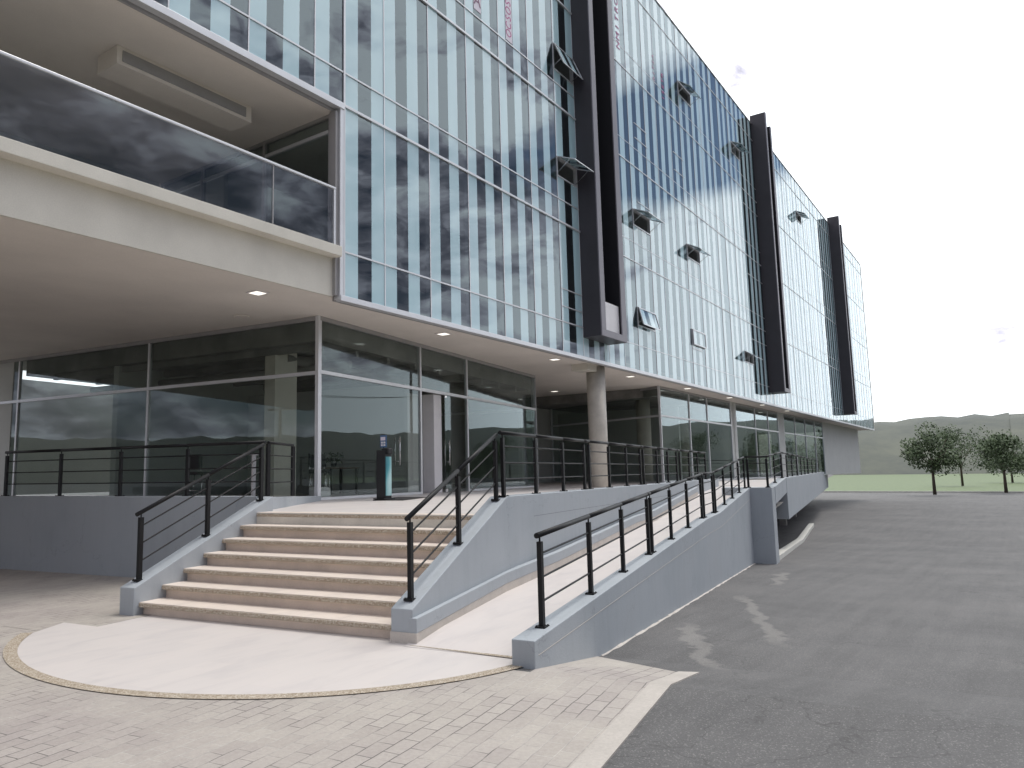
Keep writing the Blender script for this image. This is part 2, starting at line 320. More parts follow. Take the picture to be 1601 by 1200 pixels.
# ------------------------------------------------------------------ mesh helpers
class Frame:
    def __init__(s, ox=0, oy=0, deg=0):
        s.o = (ox, oy); s.c = math.cos(R(deg)); s.s = math.sin(R(deg)); s.deg = deg
    def __call__(s, u, v, z=0): return Vector((s.o[0]+u*s.c-v*s.s, s.o[1]+u*s.s+v*s.c, z))
WF = Frame(); GF = Frame(0, 0, 8.596); SF = Frame(0, 0, 10.108); HF = Frame(11.833, 12.282, 7.948)
class MB:
    def __init__(s): s.v = []; s.f = []; s.m = []; s.mats = []; s.sm = []
    def mi(s, m):
        if m not in s.mats: s.mats.append(m)
        return s.mats.index(m)
    def poly(s, pts, m, smooth=False):
        b = len(s.v); s.v += [tuple(p) for p in pts]; s.f.append(tuple(range(b, b+len(pts)))); s.m.append(s.mi(m)); s.sm.append(smooth)
    def hexa(s, P, m):
        """8 points: bottom 0-3 counter-clockwise, top 4-7"""
        b = len(s.v); s.v += [tuple(p) for p in P]; k = s.mi(m)
        for f in ((3, 2, 1, 0), (4, 5, 6, 7), (0, 1, 5, 4), (1, 2, 6, 5), (2, 3, 7, 6), (3, 0, 4, 7)):
            s.f.append(tuple(b+i for i in f)); s.m.append(k); s.sm.append(False)
        return s
    def box(s, u0, u1, v0, v1, z0, z1, m, F=WF):
        if u0 > u1: u0, u1 = u1, u0
        if v0 > v1: v0, v1 = v1, v0
        if z0 > z1: z0, z1 = z1, z0
        return s.hexa([F(u0, v0, z0), F(u1, v0, z0), F(u1, v1, z0), F(u0, v1, z0), F(u0, v0, z1), F(u1, v0, z1), F(u1, v1, z1), F(u0, v1, z1)], m)
    def prism(s, pts, z0, z1, m, mtop=None):
        """plan polygon (ccw list of xy) extruded; z0/z1 numbers"""
        n = len(pts); b = len(s.v)
        s.v += [(p[0], p[1], z0) for p in pts] + [(p[0], p[1], z1) for p in pts]
        k = s.mi(m); kt = s.mi(mtop or m)
        s.f.append(tuple(b+n+i for i in range(n))); s.m.append(kt); s.sm.append(False)
        s.f.append(tuple(b+i for i in reversed(range(n)))); s.m.append(k); s.sm.append(False)
        for i in range(n):
            j = (i+1) % n; s.f.append((b+i, b+j, b+n+j, b+n+i)); s.m.append(k); s.sm.append(False)
        return s
    def tube(s, a, c, r, m, n=10, r2=None, cap=True):
        a = Vector(a); c = Vector(c); d = (c-a).normalized(); x = d.orthogonal().normalized(); y = d.cross(x); b = len(s.v); k = s.mi(m); r2 = r if r2 is None else r2
        for P, q in ((a, r), (c, r2)):
            for i in range(n):
                t = 2*math.pi*i/n; s.v.append(tuple(P+q*(math.cos(t)*x+math.sin(t)*y)))
        for i in range(n):
            j = (i+1) % n; s.f.append((b+i, b+j, b+n+j, b+n+i)); s.m.append(k); s.sm.append(True)
        if cap:
            s.f.append(tuple(b+n+i for i in range(n))); s.m.append(k); s.sm.append(False)
            s.f.append(tuple(b+i for i in reversed(range(n)))); s.m.append(k); s.sm.append(False)
        return s
    def beam(s, a, c, w, h, m):
        """square bar from a to c, w across, h along the upright"""
        a = Vector(a); c = Vector(c); d = (c-a).normalized(); up = Vector((0, 0, 1))
        if abs(d.z) > .95: up = Vector((1, 0, 0))
        x = d.cross(up).normalized()*w/2; y = x.cross(d).normalized()*h/2
        return s.hexa([a-x-y, a+x-y, c+x-y, c-x-y, a-x+y, a+x+y, c+x+y, c-x+y], m)
    def wall(s, pts, w, m):
        """mitred wall run. pts: (x, y, ztop, zbot); w = (left, right) thickness to each side"""
        n = len(pts); P = [Vector((p[0], p[1])) for p in pts]; wl, wr = w; Lp = []; Rp = []
        for i in range(n):
            if i == 0: d1 = d2_ = (P[1]-P[0]).normalized()
            elif i == n-1: d1 = d2_ = (P[-1]-P[-2]).normalized()
            else: d1 = (P[i]-P[i-1]).normalized(); d2_ = (P[i+1]-P[i]).normalized()
            n1 = Vector((-d1.y, d1.x)); n2 = Vector((-d2_.y, d2_.x)); nn = (n1+n2).normalized(); k = 1/max(.3, nn.dot(n1))
            Lp.append(P[i]+nn*wl*k); Rp.append(P[i]-nn*wr*k)
        b = len(s.v); k = s.mi(m)
        for i in range(n):
            zt, zb = pts[i][2], pts[i][3]
            s.v += [(Lp[i].x, Lp[i].y, zb), (Rp[i].x, Rp[i].y, zb), (Rp[i].x, Rp[i].y, zt), (Lp[i].x, Lp[i].y, zt)]
        for i in range(n-1):
            a = b+4*i; c = a+4
            for j in range(4):
                j2 = (j+1) % 4; s.f.append((a+j, c+j, c+j2, a+j2)); s.m.append(k); s.sm.append(False)
        s.f.append((b+3, b+2, b+1, b)); s.m.append(k); s.sm.append(False)
        e = b+4*(n-1); s.f.append((e, e+1, e+2, e+3)); s.m.append(k); s.sm.append(False)
        return s
    def build(s, name, parent=None, bevel=0., origin=None, recalc=True):
        me = bpy.data.meshes.new(name)
        o = bpy.data.objects.new(name, me); COL.objects.link(o)
        off = Vector(origin) if origin is not None else Vector((0, 0, 0))
        me.from_pydata([tuple(Vector(v)-off) for v in s.v], [], s.f)
        for m in s.mats: me.materials.append(MT[m] if isinstance(m, str) else m)
        me.polygons.foreach_set('material_index', s.m); me.polygons.foreach_set('use_smooth', s.sm)
        if recalc:
            bm = bmesh.new(); bm.from_mesh(me); bmesh.ops.recalc_face_normals(bm, faces=bm.faces); bm.to_mesh(me); bm.free()
        me.update()
        o.location = off
        if parent is not None: o.parent = parent; o.matrix_parent_inverse = world_inv(parent)
        if bevel:
            md = o.modifiers.new('bevel', 'BEVEL'); md.width = bevel; md.segments = 2; md.limit_method = 'ANGLE'; md.angle_limit = R(40)
        return o
def world_of(o):
    m = Matrix.LocRotScale(o.location, o.rotation_euler, o.scale)
    return (world_of(o.parent) @ o.matrix_parent_inverse @ m) if o.parent else m
def world_inv(o): return world_of(o).inverted()
def tag(o, label, cat, group=None, kind=None):
    if label: o['label'] = label
    if cat: o['category'] = cat
    if group: o['group'] = group
    if kind: o['kind'] = kind
    return o
def thing(name, loc, label, cat, group=None):
    o = bpy.data.objects.new(name, None); o.empty_display_size = .2; COL.objects.link(o); o.location = loc
    return tag(o, label, cat, group)
def struct(o, label=None): o['kind'] = 'structure'; return o

T = 1.153; TC = 1.387; SO = 5.293; Y0 = 10.641
Z1T = 6.26; FL = [SO, 9.42, 13.26, 17.02, 20.78]; ROOF = 21.84
def g(s):
    if s < 6.4: return 0.
    if s < 8.4: return -.15*(s-6.4)
    return -.3-.04*(min(s, 36)-8.4)

# ------------------------------------------------------------------ ground, paths
xs = [-900, -300, -100, -40, -15, -5, 0, 3, 5, 6, 6.4, 6.8, 7.2, 7.6, 8, 8.4, 9, 10, 12, 14, 17, 20, 24, 28, 32, 36, 50, 90, 200, 900]
ns = [-900, -300, -100, -40, -20, -10, -5, -2, 0, 1, 2, 3, 4, 6, 10, 20, 50, 150, 400, 900]
b = MB(); k = b.mi('asphalt')
for n_ in ns:
    kk = max(0., min(1., (10-n_)/4.))
    for s_ in xs: b.v.append(tuple(GF(s_, n_, g(s_)*kk)))
for i in range(len(ns)-1):
    for j in range(len(xs)-1):
        a = i*len(xs)+j; b.f.append((a, a+1, a+1+len(xs), a+len(xs))); b.m.append(k); b.sm.append(False)
struct(b.build('road'))
# paved apron: clipped grid following the slope
def sheet(name, poly, m, dz, cuts=(6.4, 8.4)):
    """plan polygon in the G frame cut at the slope lines and laid on the ground"""
    def clip(P, c, keep_low):
        o = []
        for i in range(len(P)):
            a, q = P[i], P[(i+1) % len(P)]; ia = (a[0] <= c) == keep_low or a[0] == c; iq = (q[0] <= c) == keep_low or q[0] == c
            if ia: o.append(a)
            if ia != iq: tt = (c-a[0])/(q[0]-a[0]); o.append((c, a[1]+tt*(q[1]-a[1])))
        return o
    parts = []; rest = poly
    for c in cuts:
        lo = clip(rest, c, True); rest = clip(rest, c, False)
        if len(lo) > 2: parts.append(lo)
    if len(rest) > 2: parts.append(rest)
    mb = MB()
    for P in parts: mb.poly([GF(u, v, g(u)+dz) for u, v in P], m)
    return struct(mb.build(name, recalc=False))
apron = [(-14, 1.56), (5, 1.56), (7.47, 1.56), (8.22, 2.56), (6.3, 2.56), (6.3, 2.72), (6.0, 6.5), (6.38, 9.6), (-14, 9.6)]
sheet('brick_paving', apron, 'paver', .004)
mb = MB()
for a_, b_ in ((-14, 6.4), (6.4, 7.62)):
    e1 = 7.47 if b_ > 7 else b_
    mb.hexa([GF(a_, 1.40, g(a_)-.1), GF(b_, 1.40, g(b_)-.1), GF(e1, 1.56, g(e1)-.1), GF(a_, 1.56, g(a_)-.1), GF(a_, 1.40, g(a_)+.012), GF(b_, 1.40, g(b_)+.012), GF(e1, 1.56, g(e1)+.012), GF(a_, 1.56, g(a_)+.012)], 'kerb')
struct(mb.build('paving_border'))
mb = MB(); mb.poly([GF(-14, 9.2, .0065), GF(5.6, 9.2, .0065), GF(5.6, 7.8, .0065), GF(9.6, 7.8, .02), GF(12, 26, .0065), GF(-14, 26, .0065)], 'paver'); struct(mb.build('brick_paving', recalc=False))
# round plaza in front of the steps
cxp, cyp, rp = 6.552, 6.802, 3.136
a0, a1 = math.atan2(3.66-cyp, 6.22-cxp), R(-222)
arc = [(cxp+rp*math.cos(a0+(a1-a0)*i/60), cyp+rp*math.sin(a0+(a1-a0)*i/60)) for i in range(61)]
arc_o = [(cxp+(rp+.125)*math.cos(a0+(a1-a0)*i/60), cyp+(rp+.125)*math.sin(a0+(a1-a0)*i/60)) for i in range(61)]
mb = MB(); far = [tuple(SF(7.2, 8.6)[:2]), tuple(SF(7.2, 3.9)[:2]), tuple(GF(6.72, 2.9)[:2])]
mb.poly([(*p, .008) for p in arc]+[(*p, .008) for p in far], 'tile'); struct(mb.build('plaza'))
mb = MB()
for i in range(60): mb.poly([(*arc[i], .012), (*arc[i+1], .012), (*arc_o[i+1], .012), (*arc_o[i], .012)], 'agg_lt')
struct(mb.build('plaza_edge_band'))
mb = MB(); p = [GF(6.84, 4.0, .016), GF(6.70, 4.0, .016), GF(6.64, 2.80, .016), GF(6.79, 2.80, .016)]; mb.poly(p, 'agg_lt'); struct(mb.build('ramp_threshold_band'))
# terrace floor
tp = [SF(9.139, 7.9), SF(9.139, 3.95), GF(9.5, 4.15), GF(27.2, 4.15), GF(27.9, 2.25), GF(70, 2.25), Vector((78, 24, 0)), SF(9.52, 22.3), SF(9.52, 8.0), SF(9.3, 7.9)]
mb = MB(); mb.prism([p[:2] for p in tp], T-.25, T, 'concrete', 'tile'); struct(mb.build('terrace'))

# ramp floor
def copz(s):
    pts = [(6.4, .235), (15.7, .755), (17.3, .785), (22.8, 1.18), (28., TC), (80, TC)]
    for (a, za), (c, zc) in zip(pts, pts[1:]):
        if s <= c: return za+(zc-za)*max(0, (s-a))/(c-a)
    return TC
def rampz(s): return min(T+.006, max(.010, copz(s)-.205) if s > 6.7 else .0105)
mb = MB(); k = mb.mi('rtile'); ss = [6.66, 7.4, 9, 11, 13, 15.7, 17.3, 19, 21, 22.8, 24, 27.9]
for i in range(len(ss)-1):
    a, c = ss[i], ss[i+1]; n0 = 2.7 if c <= 22.9 else 2.1; n1 = 4.05
    mb.poly([GF(a, n0, rampz(a)), GF(c, n0, rampz(c)), GF(c, n1, rampz(c)), GF(a, n1, rampz(a))], 'rtile')
    if c > 22.9: mb.poly([GF(a, n0, .5), GF(c, n0, .6), GF(c, n1, .6), GF(a, n1, .5)], 'concrete')
struct(mb.build('ramp'))

# ------------------------------------------------------------------ staircase
st = thing('staircase', SF(8.0, 5.9), 'wide flight of seven beige tiled steps with dark pebble nosings', 'stairs')
h_, d_, u0 = .1647, .3632, 6.960
for k in range(1, 8):
    u = u0+(k-1)*d_; z = k*h_; mb = MB(); v0, v1 = 4.0, 7.78; ue = u+d_ if k < 7 else u+.28
    mb.box(u+.075, ue+.1, v0, v1, z-h_-.02 if k > 1 else -.05, z-.013, 'riser', SF)
    mb.box(u+.010, ue+.04, v0, v1, z-.012, z-.002 if k < 7 else z+.003, 'stile', SF)
    o = mb.build('step', st)
    mb = MB(); mb.box(u-.004, u+.074, v0, v1, z-.060, z-.0125 if k < 7 else z-.0125, 'agg', SF); o2 = mb.build('nosing', o, bevel=.008)

# ------------------------------------------------------------------ retaining walls
tw = thing('retaining_wall', GF(14, 4.15), 'long blue grey wall between the steps and the ramp, rising then level', 'wall')
P0 = SF(6.88, 3.955); P1 = SF(9.52, 3.955); P2 = GF(27.2, 4.145)
zt0 = .345
mb = MB(); mb.wall([(P0.x, P0.y, zt0, .0), (P1.x, P1.y, TC, .0), (P2.x, P2.y, TC, .0)], (.125, .125), 'paint'); mb.build('wall_body', tw, bevel=.008)
# projecting base ledge on the ramp side, following the ramp, with a tile skirting below
mb = MB(); mb2 = MB(); ls = [6.93, 9, 11, 13, 15.7, 17.3, 19, 21, 22.8]
q0 = SF(6.872, 3.955-.123)
def ledge_pt(s): return GF(s, 4.00)
lp = []
for i, s_ in enumerate(ls):
    c = ledge_pt(s_) if i else q0
    lp.append((c.x, c.y, rampz(s_)+.235, rampz(s_)+.10))
lp[0] = (q0.x, q0.y, .262, .115)
lp = [lp[0], (*SF(9.3, 3.955-.123)[:2], rampz(9.2)+.235, rampz(9.2)+.1)]+lp[2:]
mb.wall(lp, (.03, .055), 'paint'); mb.build('ledge', tw, bevel=.006)
mb2.wall([(x, y, zb-.001, zb-.22) for x, y, zt, zb in lp], (.03, .05), 'skirt'); mb2.build('skirting', tw)
mb = MB(); mb.box(6.868, 6.90, 3.775, 4.083, 0, .118, 'skirt', SF); mb.build('skirting', tw)
# ramp outer wall
rw = thing('retaining_wall', GF(14, 2.67), 'blue grey outer wall of the ramp beside the sloping asphalt', 'wall')
mb = MB(); pts = []
for s_ in (6.42, 15.7, 17.3, 22.8): c = GF(s_, 2.669); pts.append((c.x, c.y, copz(s_), -1.4))
mb.wall(pts, (.11, .11), 'paint'); mb.build('wall_body', rw, bevel=.008)
mb = MB()
for a, c in ((6.5, 15.7), (15.7, 17.3), (17.3, 22.8)):
    pa, pc = GF(a, 2.669-.1105, copz(a)-.30+(.16 if a < 7 else 0)), GF(c, 2.669-.1105, copz(c)-.30)
    mb.beam(pa, pc, .004, .005, 'skirt')
mb.build('joint_line', rw)
mb = MB(); pa, pb = GF(10.2, 4.145-.1265, TC-.30), GF(20, 4.145-.1265, TC-.30); mb.beam(pa, pb, .004, .006, 'joint'); mb.build('joint_line', tw)
mb = MB(); rnd_ = random.Random(4); pv = None
for i in range(70):
    s_ = 8.35+i*(22.78-8.35)/69; w_ = .008+.03*rnd_.random(); q = (s_, w_, .008+.014*rnd_.random())
    if pv: mb.hexa([GF(pv[0], 2.555-pv[1], g(pv[0])-.05), GF(q[0], 2.555-q[1], g(q[0])-.05), GF(q[0], 2.57, g(q[0])-.05), GF(pv[0], 2.57, g(pv[0])-.05), GF(pv[0], 2.555-pv[1], g(pv[0])+.003), GF(q[0], 2.555-q[1], g(q[0])+.003), GF(q[0], 2.57, g(q[0])+pv[2]), GF(pv[0], 2.57, g(pv[0])+pv[2])], 'skirt')
    pv = q
mb.build('mortar_fillet', rw)
# pier and upper walkway parapet
pw = thing('retaining_wall', GF(23.3, 2.2), 'stepped out blue grey pier and parapet carrying the upper walkway over the garage opening', 'wall')
mb = MB(); mb.box(22.8, 23.75, 2.0, 3.3, -1.4, 1.18, 'paint', GF); mb.build('pier', pw, bevel=.008)
mb = MB()
def quadwall(s0, s1, zt0, zt1, zb0, zb1, n0, n1, m='paint'):
    mb.hexa([GF(s0, n0, zb0), GF(s1, n0, zb1), GF(s1, n1, zb1), GF(s0, n1, zb0), GF(s0, n0, zt0), GF(s1, n0, zt1), GF(s1, n1, zt1), GF(s0, n1, zt0)], m)
quadwall(23.752, 28., 1.19, TC, .70, .90, 1.99, 2.24); mb.build('parapet', pw, bevel=.006)
mb = MB(); quadwall(28.002, 75, TC, TC, .02, .02, 1.98, 2.25); mb.build('parapet', pw, bevel=.006)
mb = MB(); quadwall(28.0, 28.35, T-.26, T-.26, .02, .02, 2.251, 5.5); mb.build('cross_beam', pw)
# garage below the walkway
mb = MB(); mb.box(23.76, 24.0, 4.2, 12, -1.4, T-.26, 'concrete', GF); mb.box(24, 75, 8.0, 8.2, -1.6, T-.26, 'int_dark', GF); mb.box(27.2, 75, 2.26, 8, T-.5, T-.27, 'int_dark', GF)
gw = mb.build('garage_wall'); tag(gw, 'dark back wall and side wall of the basement garage under the walkway', 'wall')
for i, s_ in enumerate((32.5, 38.5, 46, 54)):
    mb = MB(); mb.box(s_, s_+.35, 3.4, 3.75, -1.5, T-.51, 'concrete', GF)
    tag(mb.build('garage_column'), ['concrete garage post nearest the pier, under the walkway', 'second concrete garage post from the pier', 'third concrete garage post from the pier', 'farthest concrete garage post under the walkway'][i], 'column', 'posts in the garage')
mb = MB()
for a, c in ((23.8, 28), (28, 36), (36, 46)):
    mb.hexa([GF(a, 2.05, g(a)-.1), GF(c, 2.05, g(c)-.1), GF(c, 2.3, g(c)-.1), GF(a, 2.3, g(a)-.1), GF(a, 2.05, g(a)+.14), GF(c, 2.05, g(c)+.14), GF(c, 2.3, g(c)+.14), GF(a, 2.3, g(a)+.14)], 'curbwhite')
struct(mb.build('kerb'))
# left stair wall + ledge towards the shop corner
lw = thing('retaining_wall', SF(8.2, 7.9), 'blue grey sloping wall on the left side of the steps, turning to the shop corner', 'wall')
Q0 = SF(6.88, 7.90); Q1 = SF(9.52, 7.90)
mb = MB(); mb.wall([(Q0.x, Q0.y, zt0, 0.), (Q1.x, Q1.y, TC, 0.)], (.125, .125), 'paint'); mb.build('wall_body', lw, bevel=.008)
cS = HF(0, 0)
mb = MB(); Q2 = HF(-.02, -.08); mb.wall([(Q1.x+.05, Q1.y+.13, TC-.02, T-.2), (Q2.x-.05, Q2.y-.02, T+.10, T-.2)], (.45, .03), 'paint'); mb.build('ledge', lw, bevel=.006)
Q3 = SF(9.52, 22); mb = MB(); mb.wall([(Q1.x, Q1.y+.13, TC, -.4), (Q3.x, Q3.y, TC, -.4)], (.125, .125), 'paint'); mb.build('parapet', lw, bevel=.008)

# ------------------------------------------------------------------ railings
HR = .85
def railing(secs, label, group='black metal railings', height=HR):
    """secs: list of sections; each is a list of (x, y, z) post feet. Handrail runs over the whole line."""
    allp = [Vector(p) for s in secs for p in s]
    root = thing('railing', allp[0], label, 'railing', group)
    for s in secs:
        s = [Vector(p) for p in s]
        for i, p in enumerate(s):
            d = (s[i+1]-p if i < len(s)-1 else p-s[i-1]); dh = Vector((d.x, d.y, 0)).normalized(); nrm = Vector((-dh.y, dh.x, 0))
            mb = MB(); w = .030; q = .022
            mb.hexa([p-dh*w-nrm*q, p+dh*w-nrm*q, p+dh*w+nrm*q, p-dh*w+nrm*q]+[x+Vector((0, 0, height-.065)) for x in (p-dh*w-nrm*q, p+dh*w-nrm*q, p+dh*w+nrm*q, p-dh*w+nrm*q)], 'rail')
            mb.tube(p+Vector((0, 0, height-.07)), p+Vector((0, 0, height-.015)), .009, 'rail', 8)
            po = mb.build('post', root)
            mb = MB(); pl = [p+a*.065*dh+c*.05*nrm for a, c in ((-1, -1), (1, -1), (1, 1), (-1, 1))]
            mb.hexa([x-Vector((0, 0, .01)) for x in pl]+[x+Vector((0, 0, .011)) for x in pl], 'rail')
            for a, c in ((-1, -1), (1, 1), (1, -1), (-1, 1)):
                x = p+a*.05*dh+c*.038*nrm; mb.tube(x+Vector((0, 0, .01)), x+Vector((0, 0, .02)), .007, 'rail', 6)
            mb.build('base_plate', po)
        for fr in (.27, .53, .79):
            mb = MB()
            for p, q_ in zip(s, s[1:]): mb.tube(p+Vector((0, 0, fr*height)), q_+Vector((0, 0, fr*height)), .0105, 'rail', 8, cap=False)
            if len(s) > 1: mb.build('bar', root)
    mb = MB(); up = Vector((0, 0, height))
    d0 = (allp[1]-allp[0]).normalized(); d1 = (allp[-1]-allp[-2]).normalized()
    line = [allp[0]-d0*.08]+allp[1:-1]+[allp[-1]+d1*.05]
    for a, c in zip(line, line[1:]):
        if (c-a).length > .02: mb.tube(a+up, c+up, .027, 'rail', 12)
    mb.build('handrail', root)
    return root
def sz(u): return zt0+(TC-zt0)*(u-6.88)/(9.52-6.88)
railing([[SF(7.06, 3.947, sz(7.06)), SF(8.24, 3.947, sz(8.24)), SF(9.41, 3.947, sz(9.41))]], 'sloping black railing on the wall to the right of the steps')
tsec = [[9.42+.02, 10.64, 11.85, 12.97], [13.27, 14.52, 15.8, 17.0], [17.29, 18.63, 19.86, 20.99], [21.42, 22.75, 24.1, 25.5]]
railing([[GF(s, 4.145, TC) for s in sec] for sec in tsec], 'level black railing along the terrace above the ramp, passing the round column')
rsec = [[6.9, 8.43, 9.81, 11.22], [11.42, 12.79, 14.24, 15.72], [15.95, 17.15], [17.40, 18.75, 20.1, 21.45, 22.68]]
railing([[GF(s, 2.669, copz(s)) for s in sec] for sec in rsec], 'rising black railing on the outer wall of the ramp')
railing([[GF(22.92, 2.60, 1.185), GF(22.92, 2.10, 1.185)]], 'short black railing across the top of the pier')
railing([[GF(s, 2.11, copz(s)) for s in (23.1, 25.3, 27.9)], [GF(s, 2.11, TC) for s in (28.2, 30.4, 33., 36.)], [GF(s, 2.11, TC) for s in (36.3, 39, 42, 45)], [GF(s, 2.11, TC) for s in (45.4, 50, 55, 60)]], 'black railing along the upper walkway beyond the pier')
railing([[SF(7.06, 7.90, sz(7.06)), SF(8.24, 7.90, sz(8.24)), SF(9.38, 7.90, sz(9.38))]], 'sloping black railing on the wall to the left of the steps')
ql = [Vector((Q1.x, Q1.y+.06, TC))]; qd = (Q2-Q1); ql += [Vector((Q1.x+qd.x*t_, Q1.y+.12+qd.y*t_, TC-.05-.2*t_)) for t_ in (.97,)]
sec_l = [SF(9.52, v, TC) for v in (8.02, 9.6, 11.2, 12.8, 14.4)]
railing([sec_l], 'level black railing running back from the top of the left stair wall')
# short run from the twin posts to the glass
pA = Vector((Q1.x+.10, Q1.y+.10, TC-.02)); pB = Vector((9.22, 10.22, TC-.04))
rr = thing('railing', pA, 'short black railing from the twin posts to the glass corner of the shop', 'railing', 'black metal railings')
for z_, r_, nm in ((TC+.85, .024, 'handrail'), (TC+.85-.2, .0105, 'bar'), (TC+.85-.42, .0105, 'bar'), (TC+.85-.64, .0105, 'bar')):
    mb = MB(); mb.tube((pA.x, pA.y, z_), (pB.x, pB.y, z_), r_, 'rail', 10); mb.build(nm, rr)
for p in (pA, pB):
    mb = MB(); mb.box(p.x-.03, p.x+.03, p.y-.025, p.y+.025, p.z, TC+.83, 'rail'); mb.build('post', rr)

# ------------------------------------------------------------------ the building
bd = thing('office_building', (30, 14, 0), 'five storey office block with aqua striped glass front, dark vertical frames and glass shops below', 'building')
XL, XR = -8., 84.
BOX = [(21.80, 23.75), (45.0, 46.3), (68.2, 69.5)]
# facade stripe grid -------------------------------------------------
SP = .4235
mods = []          # (x0, x1, [kinds])
x = 12.205
mods.append((10.925, 12.205, 'WDW'))
for i in range(5):
    mods.append((x, x+1.64, 'WDWD')); x += 1.64
mods.append((x, BOX[0][0], 'WDW'))
mods.append((21.80, 23.75, 'WDWDW')); mods.append((23.75, 25.03, 'WDW')); mods.append((25.03, 26.35, 'DWD'))
x = 26.35; i = 0
widths = [1.70, 1.275, 1.70, 1.275]; pats = ['WDWD', 'WDW', 'DWDW', 'DWD']
pats2 = ['WDWD', 'WDW', 'WDWD', 'WDD']
while x < XR-.5:
    w = widths[i % 4]; p_ = (pats if (i//4) % 2 == 0 else pats2)[i % 4]
    mods.append((x, x+w, p_)); x += w; i += 1
XR = x
left = []; x = 10.905; pl_ = ['DW', 'DWDW', 'DWDW', 'DWDW', 'DWDW', 'DWDW', 'DWDW', 'DWDW', 'DWDW', 'DWDW', 'DWDW', 'DWDW', 'DWDW']
for j, q in enumerate(pl_):
    w = len(q)*.417; left.append((x-w, x, q[::-1])); x -= w
XL = x
hop = {  # (x0, x1, ztop, height, open angle)
    'g': (20.40, 21.76, 11.55, .66, 68), 'h': (20.40, 21.76, 15.35, .9, 22), 'c': (26.35, 28.05, 11.50, .66, 66), 'e': (26.35, 28.05, 7.72, .72, 14),
    'd': (32.30, 34.0, 11.55, .62, 62), 'a': (32.30, 34.0, 19.15, .66, 52), 'j': (32.30, 34.0, 7.75, .7, 1.5), 'b': (40.35, 42.0, 19.15, .62, 62),
    'f': (40.35, 42.0, 7.78, .6, 54), 'i': (55.6, 57.3, 19.5, .62, 62)}
def panels(mb, x0, x1, pat, z0, z1, holes, nx, nz_):
    n = len(pat); w = (x1-x0)/n; xc = (x0+x1)/2; zc = (z0+z1)/2
    def q(a, b_, c, d, m):
        if b_-a < .01 or d-c < .01: return
        P = []
        for X, Z in ((a, c), (b_, c), (b_, d), (a, d)):
            P.append((X, Y0+(X-xc)*nx+(Z-zc)*nz_, Z))
        mb.poly(P, m)
    # merge equal neighbours
    for i_, c in enumerate(pat):
        a, e_ = x0+i_*w, x0+(i_+1)*w; m = 'frit' if c == 'W' else 'glass'
        segs = [(a, e_, z0, z1)]
        for hx0, hx1, hz0, hz1 in holes:
            ns_ = []
            for (sa, sb, sc, sd) in segs:
                if hx1 <= sa or hx0 >= sb or hz1 <= sc or hz0 >= sd: ns_.append((sa, sb, sc, sd)); continue
                xa, xb = max(sa, hx0), min(sb, hx1)
                if sa < xa: ns_.append((sa, xa, sc, sd))
                if xb < sb: ns_.append((xb, sb, sc, sd))
                if sc < hz0: ns_.append((xa, xb, sc, hz0))
                if hz1 < sd: ns_.append((xa, xb, hz1, sd))
            segs = ns_
        for s_ in segs: q(*s_, m)
hol = [(v[0], v[1], v[2]-v[3], v[2]) for v in hop.values()]
bands = []
for k in range(5):
    z0 = FL[k]; top = FL[k+1] if k < 4 else ROOF
    bands.append((z0, top))
count = 0; rest = MB()
for (x0, x1, pat) in mods+left:
    for k, (z0, z1) in enumerate(bands):
        if x1 < 10.92 and k == 0: continue
        hh = [h for h in hol if h[0] < x1 and h[1] > x0 and h[2] < z1 and h[3] > z0]
        nx = random.uniform(-.002, .002); nz_ = random.uniform(-.002, .002)
        if x0 > 53 or x1 < 5 or (k == 4 and x0 < 28) or count >= 96:
            panels(rest, x0, x1, pat, z0, z1, hh, nx, nz_); continue
        mb = MB(); panels(mb, x0, x1, pat, z0, z1, hh, nx, nz_); mb.build('window', bd, recalc=False); count += 1
o = rest.build('window', bd, recalc=False); o['kind'] = 'stuff'
# mullions
def mull(x, z0, z1, w=.035, proud=.02, m='alu'):
    mb = MB(); mb.box(x-w/2, x+w/2, Y0-proud, Y0+.12, z0, z1, m); return mb.build('mullion', bd)
nm = 0
for (x0, x1, pat) in mods[1:]:
    if nm < 60: mull(x0, SO+.03, ROOF, .032 if x0 < 23 else .024, .012); nm += 1
for (x0, x1, pat) in left[:6]: mull(x0, FL[1]+.04, ROOF, .03, .012)
mull(10.915, SO, ROOF, .05, .03)
# transoms: thick floor line and thin sill line over each floor, broken by the dark frames
def inbox(a, c):
    segs = [(a, c)]
    for b0, b1 in BOX:
        nsg = []
        for s0, s1 in segs:
            if b0 < s1 and b1 > s0:
                if s0 < b0: nsg.append((s0, b0))
                if b1 < s1: nsg.append((b1, s1))
            else: nsg.append((s0, s1))
        segs = nsg
    return segs
for k in range(5):
    xa = 10.94 if k == 0 else XL
    if k > 0:
        for s0, s1 in inbox(xa, XR): q_ = .03 if s0 < 22 else .02; mb = MB(); mb.box(s0, s1, Y0-.045 if s0 < 22 else Y0-.02, Y0+.12, FL[k]-q_, FL[k]+q_, 'alu'); mb.build('transom', bd, bevel=.004)
    zt = [Z1T, 10.17, 14.03, 17.82, None][k]
    if zt:
        for s0, s1 in inbox(xa, XR): q_ = .018 if s0 < 22 else .011; mb = MB(); mb.box(s0, s1, Y0-.02 if s0 < 22 else Y0-.008, Y0+.12, zt-q_, zt+q_, 'alu'); mb.build('transom', bd)
